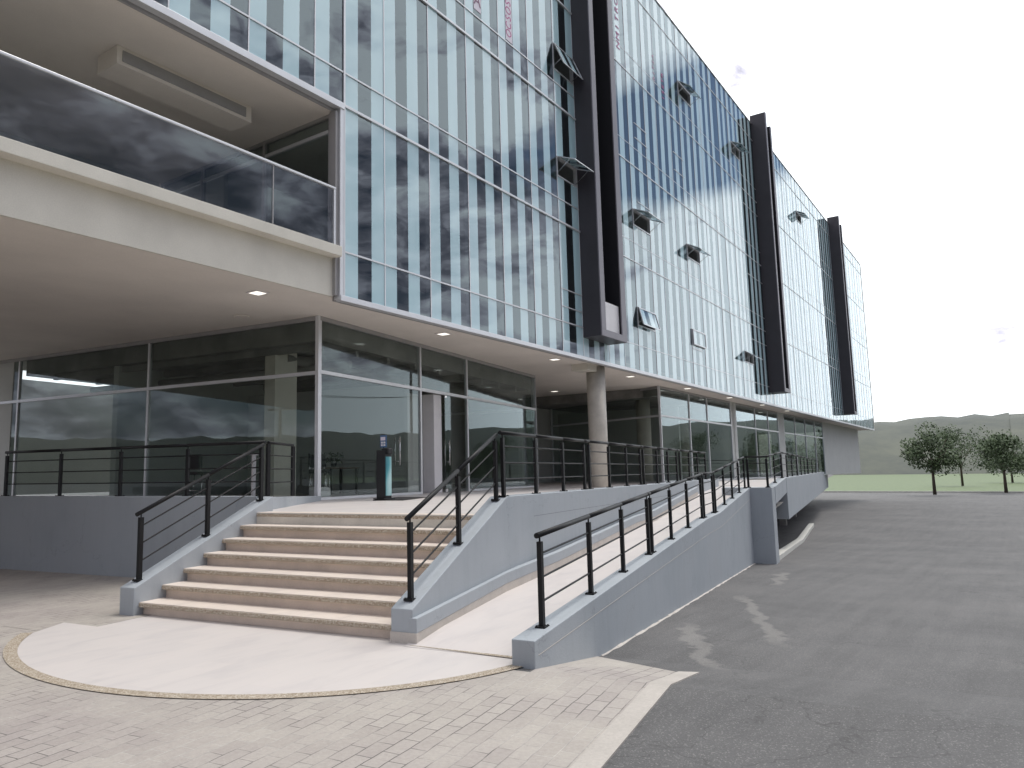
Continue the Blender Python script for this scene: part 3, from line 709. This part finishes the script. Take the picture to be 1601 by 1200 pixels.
# extra short transoms where opening lights sit
for X0, z_ in ((20.4, 7.3), (20.4, 6.75), (26.9, 14.5), (26.9, 15.1), (26.9, 11.9), (31.2, 14.6), (31.2, 15.4), (42.0, 8.6), (42.0, 12.2), (42.0, 16.2), (32.3, 6.9), (32.3, 7.75)):
    X1 = BOX[0][0] if X0 == 20.4 else (BOX[1][0] if X0 == 42.0 else X0+1.28)
    mb = MB(); mb.box(X0, X1, Y0-.018, Y0+.1, z_-.014, z_+.014, 'alu'); mb.build('transom', bd)
# bottom trim of the facade
mb = MB(); mb.box(10.80, XR, Y0-.05, Y0+.10, SO-.085, SO+.03, 'alu'); mb.box(10.80, XR, Y0+.101, Y0+.2, SO-.07, SO-.0, 'alu_dark'); mb.build('facade_trim', bd, bevel=.006)
mb = MB(); mb.box(XL, 10.905, Y0-.05, Y0+.10, FL[1]-.10, FL[1]+.04, 'alu'); mb.box(XL, 10.90, Y0+.101, Y0+.139, FL[1]-.16, FL[1]-.0, 'alu_dark'); mb.build('facade_trim', bd, bevel=.006)
mb = MB(); mb.box(10.79, 10.90, Y0-.03, Y0+.14, SO-.06, FL[1]-.101, 'alu'); mb.box(10.70, 10.785, Y0+.02, Y0+.2, SO+.02, FL[1]-.16, 'alu_dark'); mb.build('corner_trim', bd)
# roof edge
mb = MB(); mb.box(XL, XR, Y0-.03, Y0+.35, ROOF+.001, ROOF+.06, 'alu_dark'); mb.build('roof_edge', bd)
mb = MB(); mb.box(XL, XR, Y0+.36, 26, 20.9, 21.2, 'concrete'); mb.box(XL, XR, Y0+.2, Y0+.34, 20.9, ROOF-.002, 'alu_dark'); mb.build('roof', bd)
mb = MB(); mb.box(XR, XR+.25, Y0-.02, 26, SO, ROOF+.04, 'cream'); mb.build('wall', bd); mb = MB(); mb.box(XL-.25, XL, Y0-.02, 26, SO, ROOF+.04, 'cream'); mb.build('wall', bd)
# floors, ceilings and rear partition behind the glass
for k in range(1, 5):
    mb = MB(); mb.box(XL if k > 1 else 10.9, XR, Y0+.26, 26, FL[k]-.38, FL[k]-.02, 'int_ceil'); mb.build('floor_slab', bd)
mb = MB()
for k in range(0, 5):
    top = FL[k+1]-.39 if k < 4 else 20.88
    mb.box(11.0 if k == 0 else XL, XR, 14.6, 14.75, FL[k]+.02, top, 'int_ceil')
mb.build('partition', bd)
for X in (13, 19, 25, 31, 37, 43, 49):
    for k in range(5):
        pass
# a few blinds and desks edges inside: sill upstand
mb = MB()
for k in range(5):
    xa = 11.2 if k == 0 else XL; zz = [6.1, 10.0, 13.86, 17.66, 21.4][k]
    mb.box(xa, XR, Y0+.3, Y0+.42, FL[k]+.0, zz-.09, 'int_wall')
mb.build('sill_wall', bd)
# hopper windows
for key, (x0, x1, zt, hh, ang) in hop.items():
    z0 = zt-hh; mb = MB()
    for a in ((x0, x0+.045, z0, zt), (x1-.045, x1, z0, zt), (x0+.045, x1-.045, z0, z0+.045), (x0+.045, x1-.045, zt-.045, zt)):
        mb.box(a[0], a[1], Y0-.022, Y0+.09, a[2], a[3], 'alu')
    hw = mb.build('hopper_window', bd)
    ca, sa_ = math.cos(R(ang)), math.sin(R(ang)); hx0, hx1 = x0+.02, x1-.02; hz = zt-.01; hy = Y0-.03; Lh = hh-.02
    def hp(X, d, n=0.): return Vector((X, hy-sa_*d-ca*n, hz-ca*d+(-sa_)*n*-1*-1))
    mb = MB()
    def bar(Xa, Xb, da, db): mb.hexa([hp(Xa, da, 0), hp(Xb, da, 0), hp(Xb, db, 0), hp(Xa, db, 0), hp(Xa, da, .04), hp(Xb, da, .04), hp(Xb, db, .04), hp(Xa, db, .04)], 'alu')
    bar(hx0, hx0+.05, 0, Lh); bar(hx1-.05, hx1, 0, Lh); bar(hx0+.05, hx1-.05, 0, .05); bar(hx0+.05, hx1-.05, Lh-.05, Lh)
    sash = mb.build('sash', hw)
    mb = MB(); n = 4; w = (hx1-hx0-.1)/n
    for i_, c in enumerate('WDWD'): mb.poly([hp(hx0+.05+i_*w, .05, .02), hp(hx0+.05+(i_+1)*w, .05, .02), hp(hx0+.05+(i_+1)*w, Lh-.05, .02), hp(hx0+.05+i_*w, Lh-.05, .02)], 'frit' if c == 'W' else 'glass')
    mb.build('pane', hw, recalc=False)
    if ang > 8:
        mb = MB()
        for X in (hx0+.03, hx1-.03): mb.beam((X, Y0-.0, z0+.12), hp(X, Lh*.75, 0.), .015, .015, 'steel')
        mb.build('stay', hw)
# projecting dark frames
for bi, (b0, b1) in enumerate(BOX):
    yf = 9.98 if bi == 0 else 9.83; zb = 5.96; zt = 22.35; rim_l = .32 if bi == 0 else .24; rim_r = .38 if bi == 0 else .28
    mb = MB(); mb.box(b0, b0+.10, yf+.04, Y0+.05, zb+.001, zt, 'blackframe'); mb.box(b1-.10, b1, yf+.04, Y0+.05, zb+.001, zt-.5, 'blackframe')
    mb.box(b0, b1, yf+.04, Y0+.05, zb-.02, zb, 'blackframe')
    fr = mb.build('projecting_frame', bd)
    if bi == 0: fr['label'] = 'dark projecting vertical frame with a white panel at its foot'
    mb = MB(); mb.box(b0, b0+rim_l, yf, yf+.039, zb+.201, zt, 'rim'); mb.box(b1-rim_r, b1, yf, yf+.039, zb+.201, zt-.5, 'rim'); mb.box(b0, b1, yf, yf+.039, zb-.02, zb+.2, 'rim'); mb.build('rim', fr, bevel=.004)
    mb = MB(); mb.box(b0+.11, b1-.11, yf+.60, yf+.64, zb+.01, zt-.5, 'void'); mb.box(b0+rim_l-.02, b0+rim_l, yf+.04, yf+.59, zb+.01, zt-.5, 'void'); mb.box(b1-rim_r, b1-rim_r+.02, yf+.04, yf+.59, zb+.01, zt-.5, 'void'); mb.build('lining', fr)
    if bi == 0: mb = MB(); mb.box(b0+rim_l+.003, b1-rim_r-.003, yf+.10, yf+.13, zb+.205, zb+1.16, 'white'); mb.build('white_panel', fr)
# lettering films on the glass
def letters(txt, x, z, size, m, rot=False, film=True, film_h=None, fw_=.36, step=None, sq=1.):
    step = step or size*.72
    parts = []
    for i, ch in enumerate(txt):
        cu = bpy.data.curves.new('tmp', 'FONT'); cu.body = ch; cu.size = size; cu.align_x = 'CENTER'; cu.align_y = 'CENTER'; cu.extrude = .003
        to = bpy.data.objects.new('tmp', cu); COL.objects.link(to)
        dg = bpy.context.evaluated_depsgraph_get(); me = bpy.data.meshes.new_from_object(to.evaluated_get(dg)); bpy.data.objects.remove(to)
        parts.append((me, i))
    mb = MB()
    for me, i in parts:
        b0 = len(mb.v)
        for v in me.vertices:
            X, Z = v.co.x, v.co.y
            if rot: X, Z = -v.co.y, v.co.x*sq
            mb.v.append((x+X, Y0-.012-v.co.z, z+i*step*(1 if rot else -1)+Z))
        k = mb.mi(m)
        for pl in me.polygons: mb.f.append(tuple(b0+j for j in pl.vertices)); mb.m.append(k); mb.sm.append(False)
    fo = None
    if film:
        fm = MB(); fm.box(x-fw_/2, x+fw_/2, Y0-.010, Y0-.006, z-size*.6, z+(film_h or size), 'film'); fo = fm.build('window_film', bd)
    mb.build('lettering', fo or bd)
letters('A', 16.09, 14.52, .50, 'pinkdark', film_h=1.2)
letters('OCSOSESCSEROS', 17.72, 14.35, .42, 'pink', rot=True, film_h=3.2, step=.235, sq=.72)
letters('NMITRO', 25.72, 17.75, .44, 'pink', rot=True, film=False, step=.36)
letters('RITSA', 29.35, 17.95, .34, 'pinkpale', rot=True, film=False)
letters('ISETR', 30.35, 17.5, .36, 'pink', rot=True, film=False)

# balcony on the left -------------------------------------------------
mb = MB(); mb.box(XL, 10.70, Y0+.16, 22, SO+.251, 5.60, 'cream'); mb.box(XL, 10.70, Y0+.10, Y0+.159, SO-.0, 6.09, 'cream'); mb.box(XL, 10.70, Y0+.16, Y0+.5, 5.601, 6.089, 'cream'); mb.build('balcony_beam', bd)
mb = MB(); mb.box(XL, 10.74, Y0-.14, 17, 6.09, 6.30, 'cream'); mb.build('balcony_slab', bd, bevel=.01)
mb = MB(); mb.box(XL, 10.66, Y0+.02, Y0+.04, 6.30, 7.52, 'bglass'); bal = mb.build('balustrade_glass', bd)
mb = MB(); mb.box(XL, 10.70, Y0-.005, Y0+.065, 7.52, 7.57, 'alu'); mb.build('balustrade_rail', bd, bevel=.01)
mb = MB(); mb.box(10.64, 10.69, Y0-.0, Y0+.06, 6.3, 7.52, 'alu'); mb.build('balustrade_post', bd)
mb = MB(); mb.box(9.06-.01, 9.06+.01, Y0+.015, Y0+.045, 6.3, 7.52, 'alu_dark'); mb.build('balustrade_joint', bd)
mb = MB(); mb.box(XL, 10.899, Y0+.14, 22, 9.275, 9.40, 'soffit'); mb.build('balcony_ceiling', bd)
# side and rear glazing of the balcony
mb = MB()
for a, c in ((10.95, 13.0), (13.04, 15.3), (15.34, 17.0)): mb.box(10.80, 10.82, a, c, 6.31, 9.27, 'sglass')
mb.build('balcony_side_window', bd)
mb = MB()
for y_ in (10.86, 12.97, 15.27, 16.97): mb.box(10.76, 10.86, y_, y_+.08, 6.3, 9.27, 'alu_dark')
for z_ in (6.3, 8.86): mb.box(10.77, 10.85, 10.94, 16.97, z_, z_+.08, 'alu')
mb.box(10.77, 10.85, 10.94, 16.97, 9.2, 9.275, 'alu_dark'); mb.build('balcony_side_frame', bd)
mb = MB(); mb.box(XL, 10.7, 17.05, 17.3, 6.31, 9.27, 'int_wall'); mb.build('balcony_rear_wall', bd)
mb = MB(); mb.box(11.1, 17, 10.95, 17.5, 6.28, 6.30, 'int_floor'); mb.build('office_floor', bd)
mb = MB(); mb.box(6.6, 9.55, 11.95, 12.6, 8.93, 9.27, 'soffit'); mb.box(6.7, 9.4, 11.93, 11.949, 9.0, 9.2, 'alu_dark'); mb.build('ceiling_box', bd)
# soffit over the ground floor
mb = MB(); mb.prism([(XL, Y0+.16), (XR, Y0+.201), (XR, 26), (XL, 26)], SO-.0, SO+.25, 'soffit'); mb.build('soffit', bd)

# downlights
for (x_, y_) in [(15.48, 11.5), (21.45, 11.5), (27.4, 11.46), (33.3, 11.3), (39.2, 11.2), (45.1, 11.1), (51, 11.1), (30.1, 16.2), (24.5, 16.0), (9.5, 11.6), (3.6, 11.6)]:
    mb = MB(); mb.box(x_-.16, x_+.16, y_-.16, y_+.16, SO-.02, SO-.002, 'white'); dl = mb.build('downlight', bd)
    mb = MB(); mb.box(x_-.12, x_+.12, y_-.12, y_+.12, SO-.024, SO-.0205, 'lamp'); mb.build('diffuser', dl)
mb = MB(); mb.tube((10.74, 13.65, SO-.03), (10.74, 13.65, SO-.002), .19, 'soffit', 24); mb.build('ceiling_speaker', bd)

# round columns
for i, (x_, y_) in enumerate([(24.0, 11.30), (33.05, 13.3), (48, 13.6), (38.6, 13.4)]):
    mb = MB(); mb.tube((x_, y_, T+.001), (x_, y_, SO-.002), .315, 'concrete', 40)
    for zz in (2.35, 3.55): mb.tube((x_, y_, zz), (x_, y_, zz+.006), .3165, 'skirt', 40, cap=False)
    mb.build('column', bd)

mb = MB(); mb.box(23.0, 23.67, 11.1, 11.7, SO-.22, SO-.002, 'cream'); mb.build('drop_panel', bd)
# ------------------------------------------------------------------ shop fronts
TR = 4.02
def shopfront(F, us, z0, zt, zs, doors=(), frameless_end=False, skip_low=(), fr='alu'):
    """us: mullion positions along the face. Each bay gets an upper and lower pane."""
    for i, (a, c) in enumerate(zip(us, us[1:])):
        for lo, hi in ((z0, zt), (zt, zs)):
            if lo == z0 and i in skip_low: continue
            mb = MB(); mb.box(a+.03, c-.03, .035, .047, lo+.04, hi-.03, 'sglass', F); mb.build('shop_window', bd)
    for i, a in enumerate(us):
        if frameless_end and i == len(us)-1: w = .012
        else: w = .035
        mb = MB(); mb.box(a-w, a+w, 0, .09, z0, zs-.002, fr, F); mb.build('shop_mullion', bd)
    mb = MB(); mb.box(us[0]+.036, us[-1]-.036, -.004, .092, zt-.045, zt+.035, fr, F); mb.build('shop_transom', bd)
    mb = MB(); mb.box(us[0]+.036, us[-1]-.013, -.002, .091, zs-.10, zs-.004, 'alu_dark', F); mb.build('shop_head', bd)
def sill(F, a, c, z0): mb = MB(); mb.box(a, c, -.005, .093, z0+.002, z0+.06, 'alu', F); mb.build('shop_sill', bd)
shopfront(HF, [0, 4.50, 7.33, 12.98], T, TR, SO, frameless_end=True, skip_low=(1,))
sill(HF, .037, 4.46, T); sill(HF, 7.37, 12.96, T)
HL = Frame(11.833, 12.282, 97.948)      # left face runs back from the corner
def flip(F):
    return F
# left face: u along the face going back, panes at v = 0 (thickness to the inside)
class FL_:
    def __init__(s, F): s.F = F
    def __call__(s, u, v, z=0): return s.F(u, -v, z)
shopfront(FL_(HL), [.04, 5.6, 11.2, 16.0], T+.06, TR-.02, SO)
mb = MB(); mb.box(.04, 16, 0, .12, T-.1, T+.06, 'paint', FL_(HL)); mb.build('sill_upstand', bd)
# far side of shop one
E1 = HF(12.98, .1); EF = Frame(E1.x, E1.y, 97.948)
shopfront(EF, [.02, 4.6, 9.2], T, TR, SO); sill(EF, .05, 9.15, T)
# glass doors with bar handles
def door(a, c, hu):
    mb = MB(); mb.box(a, c, .02, .034, T+.015, TR-.06, 'sglass', HF); dr_ = mb.build('glass_door', bd)
    mb = MB()
    for v_ in (-.05, .10):
        mb.tube(HF(hu, v_, 1.93), HF(hu, v_, 2.66), .016, 'steel', 10)
    for z_ in (2.03, 2.56): mb.tube(HF(hu, -.05, z_), HF(hu, .10, z_), .010, 'steel', 8)
    mb.build('handle', dr_)
    mb = MB(); mb.box(a, a+.10, .010, .044, T+.02, T+.10, 'steel', HF); mb.box(a, a+.10, .010, .044, TR-.12, TR-.065, 'steel', HF); mb.build('hinge', dr_)
door(5.90, 7.28, 6.02)
mb = MB()
for v_ in (-.05, .10): mb.tube(HF(3.30, v_, 1.93), HF(3.30, v_, 2.66), .016, 'steel', 10)
for z_ in (2.03, 2.56): mb.tube(HF(3.30, -.05, z_), HF(3.30, .10, z_), .010, 'steel', 8)
mb.build('handle', bd)
# second shop: front parallel to the facade, side running back
class XF:
    def __call__(s, u, v, z=0): return Vector((u, 11.86+v, z))
F2 = XF()
shopfront(F2, [31.45, 35.1, 37.7, 41.6], T, TR, SO); sill(F2, 31.5, 41.55, T)
mb = MB(); mb.box(41.64, 42.45, 0, .5, T, SO-.003, 'int_wall', F2); mb.box(41.95, 42.1, -.02, -.001, T, SO-.05, 'alu_dark', F2); mb.build('wall_pier', bd)
shopfront(F2, [42.5, 46.4, 49.3, 51.8], T, TR, SO); sill(F2, 42.55, 51.8, T)
mb = MB(); mb.box(51.84, 53.2, 0, .5, T, SO-.003, 'int_wall', F2); mb.build('wall_pier', bd)
shopfront(F2, [53.3, 56.5, 59.7, 63, 66], T, TR, SO); sill(F2, 53.3, 66, T)
mb = MB(); mb.box(66.04, 83, 0, .3, T, SO-.003, 'int_wall', F2); mb.build('wall_pier', bd)
S2 = Frame(31.45, 11.90, 66); shopfront(FL_(S2), [.06, 3.6, 7.6], T, TR, SO); sill(FL_(S2), .1, 7.6, T)
# white printed sheets inside the far shop window
mb = MB(); mb.box(53.55, 56.2, .16, .18, 2.15, 3.75, 'white', F2); po = mb.build('printed_sheet', bd)
mb = MB()
for r_ in range(3):
    for c_ in range(7):
        if (r_*7+c_) % 3 != 1: mb.box(53.7+c_*.36, 53.7+c_*.36+.2, .150, .159, 2.35+r_*.45, 2.35+r_*.45+.26, 'furn', F2)
mb.build('printed_marks', po)
# interiors
mb = MB(); mb.box(.2, 12.8, 7.0, 7.2, T+.01, SO-.01, 'int_wall', HF); mb.box(5.1, 5.35, .9, 6.9, T+.01, SO-1.0, 'int_wall', HF); mb.build('inside_wall', bd)
mb = MB(); mb.box(5.41, 5.86, .12, .7, T+.006, TR-.06, 'white', HF); mb.build('inside_pillar', bd)
mb = MB(); mb.box(0.1, 12.85, .12, 11, SO-.55, SO-.01, 'int_dark', HF)
for i in range(9): mb.box(.3+1.4*i, .42+1.4*i, .2, 10, SO-.72, SO-.56, 'int_dark', HF)
mb.build('inside_ceiling', bd)
mb = MB(); mb.tube(HF(.7, 1.6, SO-.75), HF(12, 1.6, SO-.75), .13, 'int_dark', 14); mb.tube(HF(1.6, .3, SO-.9), HF(1.6, 10, SO-.9), .09, 'int_dark', 14); mb.build('duct', bd)
mb = MB(); mb.box(11.93, 12.62, 13.88, 14.25, T+.01, SO-.02, 'cream'); mb.build('inside_column', bd)
mb = MB(); mb.box(0.02, .3, 11.5, 16, T+.01, SO-.01, 'int_wall', HF); mb.build('inside_wall', bd)
mb = MB(); mb.box(31.8, 75, 19, 19.2, T+.01, SO-.01, 'int_wall'); mb.box(35.6, 35.8, 12.6, 19, T+.01, SO-.6, 'int_wall'); mb.box(39.6, 40.6, 14.0, 14.2, T+.01, SO-.6, 'int_dark'); mb.box(46.9, 47.1, 12.6, 19, T+.01, SO-.6, 'int_wall'); mb.build('inside_wall', bd)
mb = MB(); mb.box(31.9, 75, 12.1, 19, SO-.4, SO-.01, 'int_dark'); mb.build('inside_ceiling', bd)
mb = MB(); mb.box(.1, 12.8, 15.7, 15.85, T+.01, SO-.01, 'int_wall', HF); mb.build('inside_wall', bd)
mb = MB(); mb.box(17, 46, 23.5, 23.7, T+.01, SO-.01, 'int_wall'); mb.build('rear_wall', bd)
for x_, y_ in ():
    mb = MB(); mb.box(x_-.6, x_+.6, y_-.05, y_+.05, SO-.68, SO-.62, 'lamp'); mb.build('ceiling_tube_light', bd)

mb = MB(); mb.box(4.60, 5.40, .50, .60, T+.006, TR-.06, 'int_wall', HF); mb.build('inside_wall', bd)
# ------------------------------------------------------------------ objects on the terrace and in the shop
kx, ky = 12.30, 10.78
mb = MB(); mb.box(-.95, .75, -.30, .38, T+.004, T+.020, 'rubber', Frame(kx+.75, ky+.08, 22)); tag(mb.build('door_mat', bevel=.004), 'black rubber mat on the terrace in front of the glass door', 'mat')
KF = Frame(kx, ky, -93.6)
ki = thing('sanitiser_stand', (kx, ky, T+.02), 'slim black sanitiser stand with teal side panel and blue card on top', 'dispenser')
mb = MB(); mb.box(-.13, .13, -.10, .10, T+.045, T+1.06, 'furn', KF); mb.build('cabinet', ki, bevel=.01)
mb = MB(); mb.box(-.17, .17, -.16, .16, T+.021, T+.045, 'furn', KF); mb.build('base', ki, bevel=.006)
mb = MB(); mb.box(.132, .142, -.085, .085, T+.10, T+.92, 'teal', KF); mb.build('printed_panel', ki)
mb = MB(); mb.box(.0, .20, -.075, .075, T+.98, T+1.10, 'furn', KF); mb.build('dispenser_head', ki, bevel=.02)
mb = MB(); mb.box(-.10, .09, -.012, -.002, T+1.12, T+1.38, 'blue', KF); mb.box(-.01, .01, -.012, .0, T+1.06, T+1.12, 'furn', KF); cd = mb.build('card', ki)
mb = MB()
for i in range(2):
    for j in range(2): mb.box(-.07+i*.075, -.015+i*.075, -.018, -.013, T+1.15+j*.055, T+1.19+j*.055, 'white', KF)
mb.box(-.08, .06, -.018, -.013, T+1.27, T+1.345, 'film', KF); mb.build('pictogram', cd)

def chair(x_, y_, rot, label):
    F = Frame(x_, y_, rot); c = thing('chair', (x_, y_, T), label, 'chair', 'chairs inside the shop')
    for a, b_ in ((-.2, -.2), (.2, -.2), (.2, .2), (-.2, .2)):
        mb = MB(); mb.tube(F(a, b_, T+.01), F(a*.9, b_*.9, T+.60), .016, 'steel', 8); mb.build('leg', c)
    mb = MB(); mb.box(-.22, .22, -.22, .22, T+.60, T+.67, 'furn', F); mb.build('seat', c, bevel=.02)
    mb = MB(); mb.box(-.2, .2, .19, .23, T+.75, T+1.1, 'furn', F); mb.build('backrest', c, bevel=.02)
    mb = MB()
    for a in (-.15, .15): mb.tube(F(a, .2, T+.64), F(a, .21, T+.8), .012, 'steel', 8)
    mb.build('back_frame', c)
    mb = MB()
    for a, b_, c_, d in ((-.19, -.19, .19, -.19), (.19, -.19, .19, .19), (.19, .19, -.19, .19), (-.19, .19, -.19, -.19)): mb.tube(F(a, b_, T+.22), F(c_, d, T+.22), .010, 'steel', 8)
    mb.build('footrest', c)
p = HF(1.9, 1.5); chair(p.x, p.y, 40, 'dark high chair nearer the corner behind the first shop window')
p = HF(2.5, 1.9); chair(p.x, p.y, -30, 'dark high chair nearer the door handle behind the first shop window')
p = HF(-.9+1.2, 3.9); chair(10.6+.9, 16.2, 120, 'dark high chair behind the left glass side of the shop')
dF = Frame(*HF(4.1, 2.6)[:2], 8)
dk = thing('table', HF(4.1, 2.6, T), 'dark reception table behind the glass near the long door handle', 'table')
mb = MB(); mb.box(-.7, .7, -.35, .35, T+.72, T+.76, 'wood', dF); mb.build('table_top', dk, bevel=.01)
for a, b_ in ((-.6, -.28), (.6, -.28), (.6, .28), (-.6, .28)): mb = MB(); mb.box(a-.025, a+.025, b_-.025, b_+.025, T+.01, T+.72, 'furn', dF); mb.build('leg', dk)
pl = thing('potted_plant', HF(4.0, 2.6, T+.761), 'small dark green plant standing on the reception table', 'plant')
mb = MB(); c0 = HF(4.0, 2.6); mb.tube((c0.x, c0.y, T+.762), (c0.x, c0.y, T+.88), .07, 'furn', 14, .09); mb.build('pot', pl)
mb = MB()
for i in range(90):
    a = random.uniform(0, 6.28); r_ = random.uniform(.05, .28); zc = T+.9+random.uniform(0, .28); q = Vector((c0.x+r_*math.cos(a), c0.y+r_*math.sin(a), zc)); e1 = Vector((random.uniform(-1, 1), random.uniform(-1, 1), random.uniform(-.4, .8))).normalized()*.07; e2 = Vector((random.uniform(-1, 1), random.uniform(-1, 1), random.uniform(-1, 1))).normalized()*.03
    mb.poly([q-e1, q+e2, q+e1, q-e2], 'leaf')
mb.build('foliage', pl, recalc=False)
mb = MB(); p = HF(.50, .36); mb.box(-.26, .26, -.14, .14, T+.012, T+.28, 'white', Frame(p.x, p.y, 8)); tag(mb.build('storage_box', bevel=.06), 'rounded white box on the floor just inside the glass corner', 'box')
mb = MB(); mb.box(11.42, 11.50, 14.0, 14.06, T+.01, T+1.03, 'white'); mb.box(11.38, 11.54, 13.97, 14.09, T+1.031, T+1.07, 'white'); tag(mb.build('display_post'), 'narrow white post behind the left glass side beside the concrete column', 'post')

# ------------------------------------------------------------------ surroundings (seen past the ends and mirrored in the glass)
def hills(name, rad, h0, amp, seed, m='hill', a0_=0, a1_=360, nseg=420):
    rnd = random.Random(seed); ph = [rnd.uniform(0, 6.28) for _ in range(8)]
    mb = MB(); k = mb.mi(m)
    def H(a):
        s = 0
        for i, p_ in enumerate(ph): s += math.sin(a*[2, 3, 5, 9, 14, 23, 37, 61][i]+p_)/(i*.8+1.2)
        da = (math.degrees(a)+43+180) % 360-180
        return h0+amp*s*.6+3*math.exp(-(da/13)**2)
    rows = [(0, 0), (.10, .45), (.22, .85), (.30, 1.), (.42, .9), (.6, .4), (.8, 0)]
    for i in range(nseg+1):
        a = R(a0_+(a1_-a0_)*i/nseg)
        for rr_, hh_ in rows:
            q = rad*(1+rr_); mb.v.append((q*math.cos(a), q*math.sin(a), -1.6+max(2, H(a))*hh_+ (rnd.uniform(-1, 1)*.9 if 0 < hh_ else 0)))
    nr_ = len(rows)
    for i in range(nseg):
        for j in range(nr_-1):
            a = i*nr_+j; mb.f.append((a, a+nr_, a+nr_+1, a+1)); mb.m.append(k); mb.sm.append(True)
    return struct(mb.build(name))
hills('hills', 330, 25, 3.2, 3)
mb = MB(); mb.v = []; ring = [(60*math.cos(R(a))*3, 60*math.sin(R(a))*3) for a in range(0, 360, 6)]
def tree(x_, y_, h, spread, label, seed, z0=-1.3):
    rnd = random.Random(seed); t_ = thing('tree', (x_, y_, z0), label, 'tree', 'trees across the road')
    mb = MB(); top = Vector((x_, y_, z0+h*.55)); mb.tube((x_, y_, z0), top, .18, 'bark', 10, .09)
    for i in range(7):
        a = rnd.uniform(0, 6.28); mb.tube((x_, y_, z0+h*rnd.uniform(.3, .5)), (x_+math.cos(a)*spread*.6, y_+math.sin(a)*spread*.6, z0+h*rnd.uniform(.6, .85)), .06, 'bark', 6, .02)
    mb.build('trunk', t_)
    mb = MB(); cl = [(rnd.uniform(-1, 1)*spread*.75, rnd.uniform(-1, 1)*spread*.75, rnd.uniform(.42, .95)*h, rnd.uniform(.28, .5)*spread) for _ in range(16)]
    for cx_, cy_, cz_, cr_ in cl:
        for i in range(170):
            d = Vector((rnd.gauss(0, 1), rnd.gauss(0, 1), rnd.gauss(0, .8))).normalized()*cr_*rnd.uniform(.5, 1.1); q = Vector((x_+cx_, y_+cy_, z0+cz_))+d
            e1 = Vector((rnd.uniform(-1, 1), rnd.uniform(-1, 1), rnd.uniform(-1, 1))).normalized()*.16; e2 = e1.orthogonal().normalized()*.09
            mb.poly([q-e1, q+e2, q+e1, q-e2], 'leaf')
    mb.build('crown', t_, recalc=False)
tree(96, 7, 7, 2.6, 'leafy tree standing nearest the far end of the office block', 1)
tree(104, 1, 6, 2.4, 'rounder green tree by the verge past the office block', 2)
tree(122, -8, 8, 3.0, 'broad green tree farthest along the road', 3)
for i in range(9):
    rq = random.Random(50+i); a_ = R(-13+1.95*i+rq.uniform(-.5, .5)); rr_ = rq.uniform(125, 190)
    tree(rr_*math.cos(a_), rr_*math.sin(a_), rq.uniform(5, 10), rq.uniform(2.2, 4.6), ['rightmost', 'second', 'third', 'fourth', 'fifth', 'sixth', 'seventh', 'eighth', 'ninth'][i]+' tree from the right in the far row below the hills', 60+i)
tree(40, -38, 8, 3.2, 'tall broad tree across the road, mirrored in the shop glass', 4, 0)
tree(28, -46, 6.5, 2.8, 'lower tree across the road left of the tall broad one', 5, 0)
tree(64, -34, 7.5, 3.0, 'tree across the road facing the second dark frame', 6, -1)
mb = MB()
mb.poly([(-60, -34, .02), (160, -34, .0), (160, -90, 2.4), (-60, -90, 2.4)], 'grass'); struct(mb.build('grass_verge', recalc=False))
mb = MB(); mb.poly([(106, -34, -1.38), (330, -34, -1.2), (330, 140, -1.2), (106, 60, -1.38)], 'grass'); struct(mb.build('grass_verge', recalc=False))
mb = MB(); mb.box(105.7, 106, -34, 60, -1.7, -1.2, 'curbwhite'); struct(mb.build('kerb'))
# poles and wires across the road
poles = [(36.5, -16.0, 9.2), (61.4, -6.7, 13.3), (17, -15, 9.2), (-15.3, 31, 6.5)]
for i, (x_, y_, h) in enumerate(poles):
    z0 = g(x_) - .2; up_ = thing('utility_pole', (x_, y_, z0), ['middle concrete utility pole across the road from the office block', 'far concrete utility pole across the road', 'near concrete utility pole across the road', 'short utility pole standing behind the left end of the office block'][i], 'utility pole', 'utility poles')
    mb = MB(); mb.tube((x_, y_, z0), (x_, y_, h), .17, 'pole', 14, .10); mb.build('shaft', up_)
    mb = MB(); mb.box(x_-.06, x_+.06, y_-.9, y_+.9, h-.6, h-.48, 'pole'); mb.build('cross_arm', up_)
wr = MB()
for (x0_, y0_, h0_), (x1_, y1_, h1_) in (((17, -15, 9.2), (36.5, -16, 9.2)), ((36.5, -16, 9.2), (61.4, -6.7, 9.2))):
    for dy in (-.8, 0, .8):
        pv = None
        for i in range(15):
            t_ = i/14; q = Vector((x0_+(x1_-x0_)*t_, y0_+(y1_-y0_)*t_+dy, 8.78-1.1*4*t_*(1-t_)*.6))
            if pv is not None: wr.tube(pv, q, .014, 'rail', 5, cap=False)
            pv = q
tag(wr.build('overhead_wire'), 'sagging black overhead wires strung between the utility poles', 'wire')
